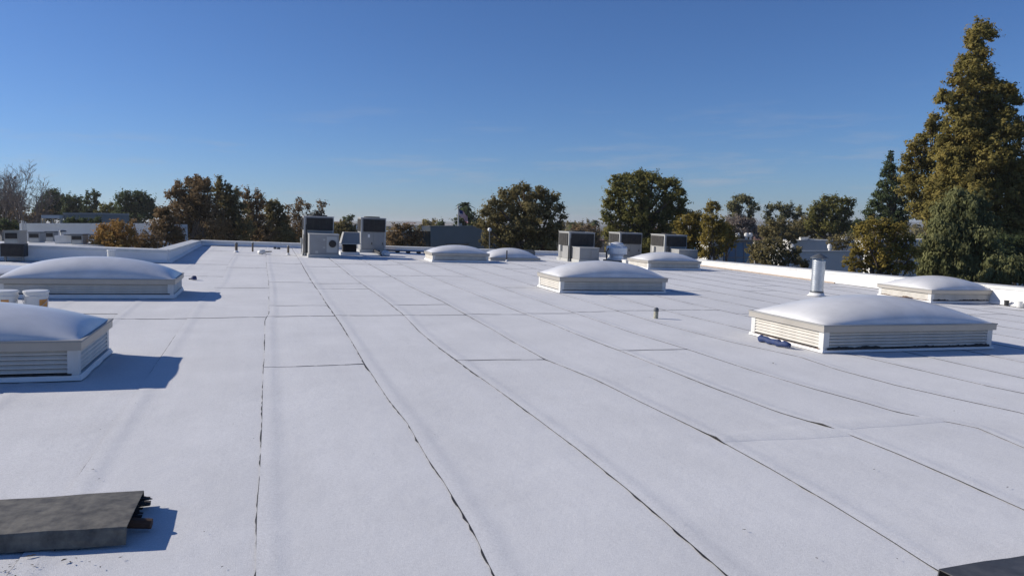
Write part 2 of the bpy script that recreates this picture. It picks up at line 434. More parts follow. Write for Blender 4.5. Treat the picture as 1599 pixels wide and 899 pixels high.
LAP = 0.095
sheet_i = 0
for k in range(-10, 16):
    v_end_max = V_LW if 0.95 * (k + 0.5) < U_RET else None
    cuts = [V_B] + sorted(CROSS[k])
    vend = V_LW if 0.95 * (k + 1) - .03 < U_RET + .3 else None
    for ci in range(len(cuts)):
        va = cuts[ci]
        um = 0.95 * (k + .5)
        lim = vend if vend else far_v(um)
        if va >= lim - .2: break
        vb = cuts[ci + 1] + 0.10 if ci + 1 < len(cuts) else lim
        vb = min(vb, lim)
        nv = max(4, int((vb - va) / 0.12))
        ss = np.linspace(0, 1, nv + 1)
        tcol = np.array([0, .02, .05, .085, .115, .16, .28, .42, .56, .7, .85, 1.0])
        V, Fc = [], []
        for s in ss:
            v = va + (vb - va) * s
            a = float(seam_u(k, v)); b = float(seam_u(k + 1, v)) + LAP
            if k == 15 or b > U_R: b = min(b, U_R)
            if a < U_L: a = U_L
            for t in tcol:
                u = a + (b - a) * t
                d = u - a
                lapz = 0.0038 * (1 - np.clip((d - 0.075) / 0.035, 0, 1) ** 2 * (3 - 2 * np.clip((d - 0.075) / 0.035, 0, 1)))
                lapz += 0.0012 * math.exp(-((d - 0.075) / 0.03) ** 2) * (0.6 + 0.5 * float(noise1(v * 0.8, k)))
                # near its start each sheet rides over the end of the one before
                e = v - va
                softlap = (k, ci) in ((3, 1), (4, 1))
                endz = (0.0 if ci == 0 else (0.012 * math.exp(-((e - .12) / .075) ** 2) if softlap else 0.0028 * (1 - min(1, max(0, (e - .08) / .06)))))
                fold = 0.0
                z = float(undul(u, v)) + lapz + endz + fold - (0.0035 if t > .93 else 0)
                # start edge slightly ragged
                vj = v + (0.02 * float(noise1(u * 3 + k, 17 + ci)) + 0.09 * (t - .5) * math.sin(k * 5.1 + ci) if s == 0 else 0)
                V.append((u, vj, z))
        nc = len(tcol)
        for i in range(nv):
            for j in range(nc - 1):
                p = i * nc + j
                Fc.append((p, p + 1, p + nc + 1, p + nc))
        mi = [0] * len(Fc)
        # exposed edges go down
        base = len(V)
        for i in range(nv + 1):
            x, y, z = V[i * nc]; V.append((x, y, z)); V.append((x, y, z - 0.009))
        for i in range(nv):
            Fc.append((base + 2 * i, base + 2 * i + 2, base + 2 * i + 3, base + 2 * i + 1))
            # in places the muted grey edge shows instead of bitumen
            hid = {1: -.6, 2: -.6, 3: -.5, 4: -.1, 0: .0}.get(k, .1)
            mi.append(1 if float(noise1(V[i * nc][1] * 1.7, k * 5 + ci)) + .5 * float(noise1(V[i * nc][1] * 6, k)) > hid else 2)
        base = len(V)
        for j in range(nc):
            x, y, z = V[j]; V.append((x, y, z)); V.append((x, y, z - 0.008))
        for j in range(nc - 1):
            Fc.append((base + 2 * j + 2, base + 2 * j, base + 2 * j + 1, base + 2 * j + 3)); mi.append(0 if (k, ci) in ((3, 1), (4, 1)) else 1)
        me = mesh('cap_sheet', V, Fc, [M['cap'], M['bitumen'], M['edge']], True, mi)
        me.polygons.foreach_set('use_smooth', [x == 0 for x in mi])
        sh = link('cap_sheet', me, roof)
        sh.matrix_parent_inverse = Matrix.Identity(4)
        sh.matrix_world = MR
        # bitumen that bled out along the seam: ragged, broken dark line
        n2 = max(6, int((vb - va) / 0.035))
        V, Fc = [], []
        vsn = np.linspace(va, vb, n2)
        us = seam_u(k, vsn)
        if us[0] < U_L + .05 or us[0] > U_R - .05: continue
        strong = {0: 1.15, 1: 1.35, 2: 1.3, 3: 1.15, 4: .8, 5: .55, 6: .5, 7: .45, -1: .4, -2: .3}.get(k, .35)
        wdt = strong * (0.0055 + 0.0055 * noise1(vsn * 1.1, k * 7 + ci) + 0.0055 * noise1(vsn * 4.5, k + 77) + 0.005 * noise1(vsn * 15, k + 5))
        if k == 0: wdt = .8 * wdt + .0035 * noise1(vsn * 3.0, 3) - .0005
        if k == -1: wdt -= 0.0008 + .002 * noise1(vsn * .8, 4)
        wdt = np.clip(wdt, 0.0, 0.013 if k == 0 else 0.018)
        for v, u, w in zip(vsn, us, wdt):
            z = float(undul(u, v))
            V += [(u + .004, v, z + .0035), (u - w, v, z + .0025)]
        for i in range(n2 - 1):
            if wdt[i] > .0012 or wdt[i + 1] > .0012: Fc.append((2 * i, 2 * i + 2, 2 * i + 3, 2 * i + 1))
        # and along the end lap
        if ci > 0:
            ee = np.linspace(0, 1, 30)
            b0 = len(V)
            ue = seam_u(k, va) + ee * (seam_u(k + 1, va) - seam_u(k, va))
            soft = {(3, 1): 0.0, (4, 1): 0.0, (0, 3): .3}.get((k, ci), .7 if 7 < va < 13 else .3)
            tt = (ue - seam_u(k, va)) / (seam_u(k + 1, va) + LAP - seam_u(k, va))
            ve = va + 0.02 * noise1(ue * 3 + k, 17 + ci) + 0.09 * (tt - .5) * math.sin(k * 5.1 + ci)
            we = np.clip(soft * (.012 + .012 * noise1(ue * 9, k + ci)), 0, .03)
            for u, v, w in zip(ue, ve, we):
                z = float(undul(u, v))
                V += [(u, v + .004, z + .004), (u, v - w, z + .003)]
            for i in range(29):
                if we[i] > .002: Fc.append((b0 + 2 * i, b0 + 2 * i + 1, b0 + 2 * i + 3, b0 + 2 * i + 2))
        if Fc: link('bitumen_bleed', mesh('bitumen_bleed', V, Fc, M['bitumen']), sh)
        sheet_i += 1

# ------------------------------------------------------------------ parapets
def parapet(label, p0, p1, h0, h1, side, thick=0.30, cant=0.10, coat='white_coat', coping=True, group='white parapet walls round the roof'):
    """coated wall from p0 to p1 (roof coordinates); side = which way the roof lies (unit vector)"""
    root = thing('parapet_wall', label, 'parapet', MR, group)
    a, b = Vector((*p0, 0)), Vector((*p1, 0))
    d = (b - a); L = d.length; d.normalize(); s = Vector((*side, 0))
    n = max(3, int(L / 1.1))
    prof = lambda h: [(cant, 0.012), (0.012, cant * .8), (0.0, h), (-thick, h + 0.015), (-thick, -0.25)]
    V, Fc = [], []
    for i in range(n * 4 + 1):
        f = i / (n * 4)
        h = h0 + (h1 - h0) * f
        wob = 0.006 * float(noise1(f * L * 1.2, 3))
        for o, z in prof(h): V.append(a + d * (L * f) + s * (o + wob) + Vector((0, 0, z + wob * .6)))
    m = 5
    for i in range(n * 4):
        for j in range(m - 1): Fc.append((i * m + j, (i + 1) * m + j, (i + 1) * m + j + 1, i * m + j + 1))
    Fc += [(0, 1, 2, 3, 4), tuple(n * 4 * m + q for q in (4, 3, 2, 1, 0))]
    me = mesh('wall_face', V, Fc, M[coat])
    link('wall_face', me, root)
    # coping pieces along the top, one by one
    if coping:
        nc = max(1, round(L / 3.0))
        for i in range(nc):
            f0, f1 = i / nc, (i + 1) / nc
            A, B = a + d * (L * f0 + .004), a + d * (L * f1 - .004)
            ha, hb = h0 + (h1 - h0) * f0 + .004, h0 + (h1 - h0) * f1 + .004
            o = [(.018, -.05), (.018, .018), (-thick - .018, .032), (-thick - .018, -.04)]
            V = [A + s * x + Vector((0, 0, ha + z)) for x, z in o] + [B + s * x + Vector((0, 0, hb + z)) for x, z in o]
            link('coping', mesh('coping', V, [(0, 4, 5, 1), (1, 5, 6, 2), (2, 6, 7, 3), (0, 1, 2, 3), (7, 6, 5, 4), (3, 7, 4, 0)], M['curb_white']), root)
    return root

parapet('white parapet across the left, behind the second domed skylight', (U_L, V_LW), (U_RET - .02, V_LW), .43, .31, (0, -1))
parapet('short white parapet running away between two wall corners at left', (U_RET, V_LW + .03), (U_RET, far_v(U_RET) - .02), .31, .17, (1, 0))
parapet('long low white parapet along the far roof edge behind the air conditioners', (U_RET, far_v(U_RET)), (U_R + .3, far_v(U_R + .3)), .17, .13, (0, -1))
pr = parapet('sunlit white parapet sloping down the right edge of the roof', (U_R, far_v(U_R) - .03), (U_R, V_B), .09, .65, (-1, 0))
# rusty tan flashing strip at the foot of the right parapet
mb = MB(); mb.box(U_R - .27, U_R - .235, 17.0, 24.2, 0.012, .045)
mb.build('base_flashing', M['tan'], pr)

# ------------------------------------------------------------------ skylights
_sl = {}
def slat_mesh(L):
    key = round(L, 2)
    if key not in _sl:
        # a tilted louvre blade: x along, y outwards is negative
        V = [(0, 0, 0), (L, 0, 0), (L, -.020, -.022), (0, -.020, -.022), (0, -.020, -.031), (L, -.020, -.031), (L, .004, -.006), (0, .004, -.006)]
        _sl[key] = mesh('slat', V, [(0, 3, 2, 1), (3, 4, 5, 2), (4, 7, 6, 5), (0, 1, 6, 7), (0, 7, 4, 3), (1, 2, 5, 6)], M['slat'])
    return _sl[key]

def dome_mesh(w, d, hd, bul=0.0, nx=34, ny=26):
    V, Fc = [], []
    for j in range(ny + 1):
        for i in range(nx + 1):
            x, y = -1 + 2 * i / nx, -1 + 2 * j / ny
            # denser at the rim
            x = math.sin(x * math.pi / 2 * .85) / math.sin(math.pi / 2 * .85); y = math.sin(y * math.pi / 2 * .85) / math.sin(math.pi / 2 * .85)
            q = max(0.0, (1 - x * x) * (1 - y * y))
            V.append((x * w / 2, y * d / 2, hd * q ** 0.62))
    for j in range(ny):
        for i in range(nx):
            p = j * (nx + 1) + i; Fc.append((p, p + 1, p + nx + 2, p + nx + 1))
    return mesh('dome', V, Fc, M['dome'], True)

def skylight(label, u, v, w, d, hc=0.30, hd=0.33, flash=0.05, tornfront=False, rz=0.0, louvres=True):
    """u, v: front left corner of the curb"""
    root = thing('skylight', label, 'skylight', on_roof(u, v, 0, rz) @ Matrix.Translation((w / 2, d / 2, 0)), 'domed skylights on louvred curbs')
    x, y = w / 2, d / 2
    zt = hc - .075                        # top of the louvre band
    # white membrane turned up round the base
    V = []
    for (g, z) in ((.026, .007), (.016, .012 + flash * .5), (.013, flash + .02), (-.02, flash + .02)):
        n = 10
        ring = []
        for (ax, ay, bx, by) in ((-1, -1, 1, -1), (1, -1, 1, 1), (1, 1, -1, 1), (-1, 1, -1, -1)):
            for i in range(n):
                f = i / n
                px_, py_ = ax + (bx - ax) * f, ay + (by - ay) * f
                gg = g * (1 + .22 * math.sin(f * 17 + ax * 3 + w * 40 + ay)) if z < flash + .019 else g
                ring.append((px_ * (x + gg), py_ * (y + gg), z))
        V += ring
    N = 40; Fc = []
    for r in range(3):
        for i in range(N): Fc.append((r * N + i, r * N + (i + 1) % N, (r + 1) * N + (i + 1) % N, (r + 1) * N + i))
    link('base_flashing', mesh('base_flashing', V, Fc, M['white_coat']), root)
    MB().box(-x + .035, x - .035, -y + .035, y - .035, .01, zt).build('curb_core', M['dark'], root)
    # corner posts
    for sx in (-1, 1):
        for sy in (-1, 1):
            b = MB(); p = .085
            x0, x1 = sorted((sx * x, sx * (x - p))); y0, y1 = sorted((sy * y, sy * (y - p)))
            b.box(x0, x1, y0, y1, .02, zt + .004); b.build('corner_post', M['curb_white'], root, bevel=.004)
    # louvre blades, one object each
    if louvres:
        ns = 5; z0 = flash + .035
        pitch_ = (zt - z0) / ns
        for (L, ax, ay, rot) in ((w - .17, -x + .085, -y + .022, 0), (w - .17, x - .085, y - .022, math.pi), (d - .17, x - .022, -y + .085, math.pi / 2), (d - .17, -x + .022, y - .085, -math.pi / 2)):
            for i in range(ns):
                link('louvre_slat', slat_mesh(L), root, (ax, ay, z0 + pitch_ * (i + 1) - .002), (0, 0, rot))
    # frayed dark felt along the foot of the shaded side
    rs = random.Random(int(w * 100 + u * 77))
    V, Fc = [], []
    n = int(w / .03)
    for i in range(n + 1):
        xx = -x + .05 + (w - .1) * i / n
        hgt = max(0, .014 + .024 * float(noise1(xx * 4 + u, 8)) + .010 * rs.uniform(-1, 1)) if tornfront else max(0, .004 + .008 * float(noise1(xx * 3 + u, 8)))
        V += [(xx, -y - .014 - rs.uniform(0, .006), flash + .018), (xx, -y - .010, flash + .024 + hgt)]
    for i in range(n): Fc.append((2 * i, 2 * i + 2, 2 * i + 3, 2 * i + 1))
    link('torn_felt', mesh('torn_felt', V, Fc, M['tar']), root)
    if tornfront:
        V, Fc = [], []
        n = int(d / .03)
        for i in range(n + 1):
            yy = -y + .05 + (d - .1) * i / n
            hgt = max(0, .002 + .026 * float(noise1(yy * 3.1 + u, 18)) + .008 * rs.uniform(-1, 1))
            V += [(-x - .014 - rs.uniform(0, .006), yy, flash + .018), (-x - .010, yy, flash + .024 + hgt)]
        for i in range(n): Fc.append((2 * i, 2 * i + 1, 2 * i + 3, 2 * i + 2))
        link('torn_felt', mesh('torn_felt', V, Fc, M['wood']), root)
    # cap frame: beige band with a thinner lip on top
    b = MB(); o = .028; t = .05
    z0, z1 = hc - .07, hc
    for (x0, x1, y0, y1) in ((-x - o, x + o, -y - o, -y - o + t), (-x - o, x + o, y + o - t, y + o), (-x - o, -x - o + t, -y - o + t, y + o - t), (x + o - t, x + o, -y - o + t, y + o - t)):
        b.box(x0, x1, y0, y1, z0, z1)
    fr = b.build('cap_frame', M['beige'], root)
    b = MB(); o = .036; t = .06
    for (x0, x1, y0, y1) in ((-x - o, x + o, -y - o, -y - o + t), (-x - o, x + o, y + o - t, y + o), (-x - o, -x - o + t, -y - o + t, y + o - t), (x + o - t, x + o, -y - o + t, y + o - t)):
        b.box(x0, x1, y0, y1, z1 + .001, z1 + .016)
    b.build('rim', M['rtu'], fr)
    link('dome', dome_mesh(w + .02, d + .02, hd), root, (0, 0, hc + .012))
    return root

skylight('white domed skylight nearest on the left, cut by the picture edge', -1.50 - 2.44, 7.10, 2.44, 1.30, .33, .26, flash=.03)
skylight('wide white domed skylight at left with a small white bucket behind it', -1.43 - 2.44, 13.25, 2.44, 1.30, .30, .31, flash=.05)
skylight('domed skylight beyond the small stained vent pipe, sunlit left end', 5.66, 14.35, 2.40, 1.30, .31, .31, flash=.03)
skylight('large domed skylight at right with blue tarp at its foot', 6.35, 7.46, 2.66, 1.44, .325, .29, flash=.02, tornfront=True)
skylight('domed skylight beside the right parapet and the two buckets', 13.30, 12.50, 1.80, 1.45, .27, .25, flash=.03, tornfront=True)
skylight('small domed skylight in front of the grey green building', 4.98, 23.7, 1.84, 1.2, .28, .24)
skylight('small domed skylight in front of the rightmost air conditioner', 11.42, 21.5, 1.86, 1.4, .28, .25)
skylight('low domed skylight without louvres right behind a thin black pipe', 7.25, 24.9, 1.75, 1.4, .10, .31, flash=.02, louvres=False)
skylight('skylight at the left edge showing only its right rim', -3.66 - 1.84, 14.9, 1.70, 1.3, .22, .10)

# ------------------------------------------------------------------ rooftop air conditioners
def grille(parent, x0, x1, z0, z1, y, rot=0, at_=(0, 0, 0)):
    b = MB(); b.box(x0, x1, y, y + .02, z0, z1)
    g = b.build('coil_grille', M['coil'], parent, loc=at_, rot=(0, 0, rot))
    f = MB(); n = max(4, int((z1 - z0) / .035))
    for i in range(n + 1):
        z = z0 + (z1 - z0) * i / n
        f.box(x0, x1, y - .008, y - .001, z - .004, z + .004)
    for i in range(5):
        xx = x0 + (x1 - x0) * i / 4
        f.box(xx - .005, xx + .005, y - .014, y - .009, z0, z1)
    f.build('grille_guard', M['fin'], g)

def rtu(label, u, v, w, d, h, low=None, gfrac=.5, rz=0.0, wheel=False, plate=False, leftbox=True):
    """u, v: front left corner of the tall cabinet. low = (x offset, width, depth, height) of the lower box in front"""
    root = thing('air_conditioner', label, 'air conditioner', on_roof(u, v, 0, rz), 'packaged air conditioners on the roof')
    cz = .10
    b = MB(); b.box(-.04, w + .04, -.04, d + .04, 0.0, cz); b.build('curb', M['rtu_light'], root)
    b = MB(); b.box(0, w, 0, d, cz + .002, h); b.build('cabinet', M['rtu'], root, bevel=.008)
    b = MB(); b.box(-.015, w + .015, -.015, d + .015, h + .001, h + .025); b.build('top_panel', M['rtu_light'], root, bevel=.004)
    gz = h - (h - cz) * gfrac
    grille(root, .09, w - .03, gz, h - .04, -.022)
    # left side grille
    grille(root, .08, d - .08, gz, h - .04, -.022, -math.pi / 2, (0, d, 0))
    for x0 in (-.006, w - .05):
        b = MB(); b.box(x0, x0 + .056, -.012, .03, cz + .01, h - .005); b.build('corner_post', M['rtu_light'], root)
    # seams of the lower access panels
    for i in range(2):
        b = MB(); ww = (w - .16) / 2
        b.box(.07 + i * (ww + .02), .07 + i * (ww + .02) + ww, -.010, .0, cz + .05, gz - .03); q = b.build('access_panel', M['rtu'], root, bevel=.003)
        b = MB(); b.box(.07 + i * (ww + .02) + ww - .06, .07 + i * (ww + .02) + ww - .035, -.026, -.0105, cz + .2, cz + .28); b.build('handle', M['black'], q)
    b = MB(); b.lathe([(.30, h + .026), (.30, h + .06), (.27, h + .06), (.27, h + .035)], 20, w / 2, d / 2, cap=False)
    fan = b.build('condenser_fan', M['black'], root)
    g = MB()
    for i in range(7):
        r = .04 * (i + 1)
        g.tube([(w / 2 + r * math.cos(a), d / 2 + r * math.sin(a), h + .062) for a in np.linspace(0, 6.283, 15)], .004, 4)
    g.build('fan_guard', M['fin'], fan)
    if low:
        xo, lw, ld, lh = low
        b = MB(); b.box(xo - .03, xo + lw + .03, -ld - .03, -.05, 0, .11); b.build('front_curb', M['rtu_light'], root)
        b = MB(); b.box(xo, xo + lw, -ld, -.024, .112, .112 + lh); lb = b.build('blower_box', M['rtu'], root, bevel=.008)
        b = MB(); b.box(xo - .012, xo + lw + .012, -ld - .012, -.026, .113 + lh, .135 + lh); b.build('blower_lid', M['rtu_light'], root, bevel=.004)
        b = MB(); b.box(xo + lw * .58, xo + lw - .05, -ld - .014, -ld - .001, .17, .06 + lh); b.build('door', M['rtu_light'] if wheel else M['rtu'], lb, bevel=.003)
        if wheel:
            V = MB(); V.lathe([(.0, 0), (.115, 0), (.115, .05), (.08, .06), (.0, .06)], 18)
            link('blower_inlet', V.me('blower_inlet', M['coil']), lb, (xo + lw * .78, -ld - .012, .112 + lh * .55), (math.pi / 2, 0, 0))
            for (a, z, r) in ((.5, .75, .035), (.5, .35, .03), (.25, .12, .045)):
                b = MB(); b.box(xo + lw * a - r, xo + lw * a + r, -ld - .010, -ld - .001, .112 + lh * z - r * .8, .112 + lh * z + r * .8); b.build('sticker', M['rtu_light'], lb)
        b = MB(); b.tube([(xo - .05, -.03, .02), (xo - .05, -.03, h * .8)], .022, 8); b.tube([(xo - .13, -.03, .02), (xo - .13, -.03, h * .55)], .016, 8)
        b.build('conduit', M['black'], root)
    if plate:
        b = MB(); b.box(w * .28, w * .36, -.020, -.0105, gz - .22, gz - .10); b.build('rating_plate', M['globe'], root)
    if leftbox:
        b = MB(); b.box(-.08, -.002, d * .62, d * .62 + .13, .36, .56); q = b.build('disconnect_box', M['rtu_light'], root, bevel=.006)
        b = MB(); b.tube([(-.045, d * .62 + .06, .02), (-.045, d * .62 + .06, .359)], .012, 6); b.build('conduit', M['rtu'], q)
    return root

def rp(px, py, h=0): return uv(px, py, h)
a = rp(477, 402); rtu('tall grey air conditioner with round blower inlet, nearest the far left parapet', a[0] - .02, a[1] + .9, .95, .95, 1.28, (.13, .92, .95, .62), .36, wheel=True)
a = rp(563, 394); rtu('tall grey air conditioner with white rating plate, second from the left', a[0], a[1], .92, 1.0, 1.27, None, .42, plate=True, leftbox=False)
a = rp(887, 408); rtu('grey air conditioner left of the shiny exhaust fan, low box in front', a[0], a[1], .98, 1.0, 1.03, (.12, .74, .75, .40), .50)
a = rp(966, 404); rtu('grey air conditioner half hidden behind the shiny exhaust fan', a[0], a[1], .98, 1.0, 1.02, None, .45)
a = rp(1036, 409); rtu('rightmost grey air conditioner, behind a small domed skylight', a[0], a[1], .95, 1.1, 1.02, (.24, .80, .7, .38), .45)

# small hooded unit between the two left air conditioners
a = rp(533, 398)
t = thing('vent_hood', 'small hooded vent between the two tall air conditioners at left', 'vent hood', on_roof(a[0], a[1]))
MB().box(-.03, .62, -.03, .62, 0, .10).build('curb', M['white_coat'], t)
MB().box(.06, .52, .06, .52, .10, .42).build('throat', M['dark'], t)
b = MB(); b.add([(-.02, -.06, .40), (.62, -.06, .40), (.62, .64, .40), (-.02, .64, .40), (.08, .05, .78), (.62, .05, .78), (.62, .6, .78), (.08, .6, .78)],
                [(0, 3, 2, 1), (4, 5, 6, 7), (0, 1, 5, 4), (1, 2, 6, 5), (2, 3, 7, 6), (3, 0, 4, 7)]); b.build('hood', M['rtu'], t)
MB().box(-.05, .66, -.11, .69, .38, .398).build('drip_edge', M['galv'], t)

# mushroom exhaust fan, spun aluminium
a = rp(962, 409)
t = thing('exhaust_fan', 'shiny round aluminium exhaust fan in front of an air conditioner', 'exhaust fan', on_roof(a[0], a[1]))
MB().box(-.36, .36, -.36, .36, 0, .07).build('curb', M['black'], t)
MB().lathe([(.34, .071), (.34, .12), (.26, .15), (.25, .24), (.29, .28)], 28).build('neck', M['alu'], t)
MB().lathe([(.30, .281), (.37, .29), (.385, .31), (.385, .52), (.36, .56), (.28, .585)], 32).build('drum', M['alu'], t)
MB().lathe([(.25, .586), (.25, .66), (.20, .70), (.05, .73)], 28).build('motor_cover', M['alu'], t)
for k in range(6):
    ang = k * math.pi / 3
    MB().tube([(.33 * math.cos(ang), .33 * math.sin(ang), .56), (.33 * math.cos(ang), .33 * math.sin(ang), .64)], .012, 6).build('bracket', M['galv'], t)
b = MB(); b.tube([(-.37, -.1, .5), (-.46, -.12, .36), (-.45, -.14, .1)], .025, 8); b.build('power_cord', M['black'], t)

a = rp(977, 414)
t = thing('junction_box', 'small white box on the roof right of the exhaust fan', 'box', on_roof(a[0], a[1]))
MB().box(0, .36, 0, .3, .01, .16).build('body', M['curb_white'], t, bevel=.01)
MB().box(-.012, .372, -.012, .312, .161, .18).build('lid', M['globe'], t, bevel=.004)

# ------------------------------------------------------------------ vent pipes
a = rp(1275, 462)
t = thing('flue_pipe', 'tall galvanised flue pipe with conical cap behind the right skylight', 'flue pipe', on_roof(a[0], a[1]))
prof = [(.20, .008), (.165, .03), (.15, .075)]
MB().lathe(prof, 24).build('base_flashing', M['white_coat'], t, smooth=True)
prof = []
for i in range(60):
    z = .06 + .73 * i / 59
    prof.append((.136 + .0018 * math.sin(i * 1.9), z))
MB().lathe(prof, 28).build('pipe', M['galv'], t, smooth=True)
MB().lathe([(.1395, .055), (.1415, .06), (.1412, .115), (.1395, .118)], 28).build('tar_band', M['lead'], t)
for k in range(3):
    ang = k * 2.1 + .4
    MB().tube([(.13 * math.cos(ang), .13 * math.sin(ang), .74), (.13 * math.cos(ang), .13 * math.sin(ang), .845)], .008, 5).build('bracket', M['galv'], t)
MB().lathe([(.185, .835), (.185, .85), (.10, .90), (.02, .935)], 28).build('cap', M['lead'], t)

def pipe(label, px, py, h, r, m='pipe', cap='lead', collar=True, name='vent_pipe', group='small vent pipes in the roof'):
    a = rp(px, py)
    t = thing(name, label, 'vent pipe', on_roof(a[0], a[1]), group)
    MB().lathe([(r * 1.0, .0), (r, h)], 14).build('pipe', M[m], t, smooth=False)
    if collar: MB().lathe([(r * 2.2, .006), (r * 1.35, .03), (r * 1.05, .07)], 14).build('collar', M['white_coat'], t)
    if cap: MB().lathe([(r * 1.15, h + .001), (r * 1.15, h + .035), (r * .7, h + .06)], 14).build('cap', M[cap], t)
    return t
pipe('short stained vent pipe standing alone on the middle roof seam', 1024, 497, .11, .036, 'moss', collar=False)
pipe('brown vent pipe leftmost near the far parapet', 369, 394, .27, .045)
pipe('thin brown vent pipe beside the leftmost brown one', 394.5, 393, .27, .03, collar=False)
pipe('brown vent pipe just left of the first air conditioner', 450, 398, .25, .035)
pipe('thin tall black pipe in front of the low skylight', 791, 408.5, .38, .022, 'black', None)
pipe('small dark vent pipe at the far end of the right parapet', 1161, 416, .16, .035, 'black', None, collar=False)

# ------------------------------------------------------------------ buckets and loose things
def bucket(label, u, v, r=.15, h=.36, m='bucket', lab=None, handle=True, lid=True, mat4=None):
    t = thing('bucket', label, 'bucket', mat4 if mat4 is not None else on_roof(u, v, .012), 'buckets left on the roof')
    rb = r * .86
    MB().lathe([(rb, 0), (rb + (r - rb) * .8, h * .8), (r * 1.05, h * .81), (r * 1.05, h * .84), (r, h * .85), (r * 1.01, h * .93)], 26).build('pail', M[m], t, smooth=False)
    if lid: MB().lathe([(r * 1.04, h * .931), (r * 1.07, h * .935), (r * 1.07, h * .985), (r * .98, h)], 26).build('lid', M[m], t)
    if handle:
        pts = [(r * 1.06 * math.cos(q), -r * .5 * abs(math.sin(q)) - r * .62 * math.sin(q), h * .82 - h * .38 * math.sin(q)) for q in np.linspace(0, math.pi, 12)]
        MB().tube(pts, .004, 5).build('handle', M['galv'], t)
    if lab:
        V, Fc = [], []
        for i in range(9):
            q = lab[0] + (lab[1] - lab[0]) * i / 8
            for z in (.30, .72): V.append(((rb + (r - rb) * z + .003) * math.cos(q), (rb + (r - rb) * z + .003) * math.sin(q), h * z))
        for i in range(8): Fc.append((2 * i, 2 * i + 2, 2 * i + 3, 2 * i + 1))
        link('label', mesh('label', V, Fc, M['label']), t)
    return t
u0, v0 = uv(51, 458, .36); bucket('white lidded bucket with orange label behind the nearest skylight', u0, v0 + .15, .135, .37, lab=(R(-62), R(-12)))
u0, v0 = uv(2, 458, .36); bucket('white bucket at the left edge beside the orange-labelled one', u0, v0 + .15, .135, .37, lab=(R(-95), R(-60)))
u0, v0 = uv(174, 389, .36); bucket('open white bucket standing behind the wide left skylight', u0, v0, .10, .36, handle=False, lid=False)
u0, v0 = 14.83, 12.02; bucket('small black bucket at the foot of the right parapet', u0, v0, .048, .115, 'black', handle=False, lid=False)
u0, v0 = 14.82, 11.72; bucket('small white bucket beside the black one at the right parapet', u0, v0, .062, .13, handle=False, lid=False)

# rolled tarp at the foot of the large right skylight
A, B = Vector((*uv(1184, 533), .04)), Vector((*uv(1232, 545), .045))
d = B - A
pts = [A + d * f + Vector((0.02 * float(noise1(f * 6, 2)), 0, .012 * float(noise1(f * 8, 5)))) for f in np.linspace(0, 1, 16)]
rr = [.02] + [.042 + .016 * float(noise1(i * .9, 9)) for i in range(14)] + [.025]
q = MB(); q.tube(pts, rr, 9)
t = tag(q.build('rolled_tarp', M['rag'], smooth=True, mat4=MR), 'crumpled blue tarp roll at the foot of the large right skylight', 'tarp')

def bag(label, px, py, s):
    a = rp(px, py)
    bm = bmesh.new(); bmesh.ops.create_icosphere(bm, subdivisions=2, radius=s)
    for v in bm.verts:
        n = float(noise1(v.co.x * 9 / s * .3 + 2, 3) + noise1(v.co.y * 8 / s * .3, 6))
        v.co *= 1 + .16 * n; v.co.z = max(v.co.z * .75, -s * .5) + s * .5
    me = bpy.data.meshes.new('sack'); bm.to_mesh(me); bm.free(); me.materials.append(M['bucket'])
    return tag(link('sack', me, mat4=on_roof(a[0], a[1], .01)), label, 'sack', 'white sacks on the roof')
bag('white sack lying left of the first air conditioner', 407.5, 397, .11)
bag('white sack touching the right side of another white sack', 410.5, 396, .10)
bag('white sack at the foot of the second air conditioner', 603, 400, .15)

def crate(label, px, py, w, d, h, m):
    a = rp(px, py)
    t = thing('equipment_block', label, 'block', on_roof(a[0], a[1]))
    MB().box(0, w, 0, d, .01, h).build('body', M[m], t, bevel=.008)
    MB().box(.02, w - .02, .02, d - .02, h + .001, h + .02).build('lid', M[m], t)
crate('small dark block by the far parapet left of the first air conditioner', 427, 389, .11, .1, .07, 'lead')
crate('second small dark block right of its twin by the far parapet', 432.5, 389.3, .12, .1, .06, 'lead')
crate('low beige block on the roof right of the second air conditioner', 604, 392.5, .4, .3, .06, 'tan')
crate('dark low object by the far parapet behind the low skylight', 815, 399.5, .55, .4, .20, 'lead')

# conduit on sleepers running along the far roof
a, b_ = rp(601, 393.5), rp(667, 396.5)
t = thing('conduit_run', 'thin conduit on small sleepers beyond the small skylight', 'conduit', MR)
A, B = Vector((*a, .09)), Vector((*b_, .09))
MB().tube([A, B], .03, 8).build('pipe', M['galv'], t)
for f in (.05, .3, .55, .8, .97):
    p = A + (B - A) * f
    MB().box(p.x - .06, p.x + .06, p.y - .15, p.y + .15, .01, .055).build('sleeper', M['wood'], t)
a, b_ = rp(406, 391.5), rp(424, 395)
t = tag(MB().tube([(*rp(404, 394.5), .03), (*rp(424, 394), .03)], .018, 6).build('cable', M['black'], mat4=MR), 'short black cable lying right of the white sacks', 'cable')
# gas pipe by the second air conditioner
t = thing('gas_pipe', 'dark pipe elbow lying in front of the second air conditioner', 'pipe', MR)
MB().tube([(*rp(577, 391), .10), (*rp(588, 396), .07), (*rp(597, 399.5), .05)], .05, 8).build('pipe', M['black'], t)
MB().tube([(*rp(589, 391), .10), (*rp(591, 394), .10), (*rp(592, 395), .04)], .04, 8).build('elbow', M['black'], t)

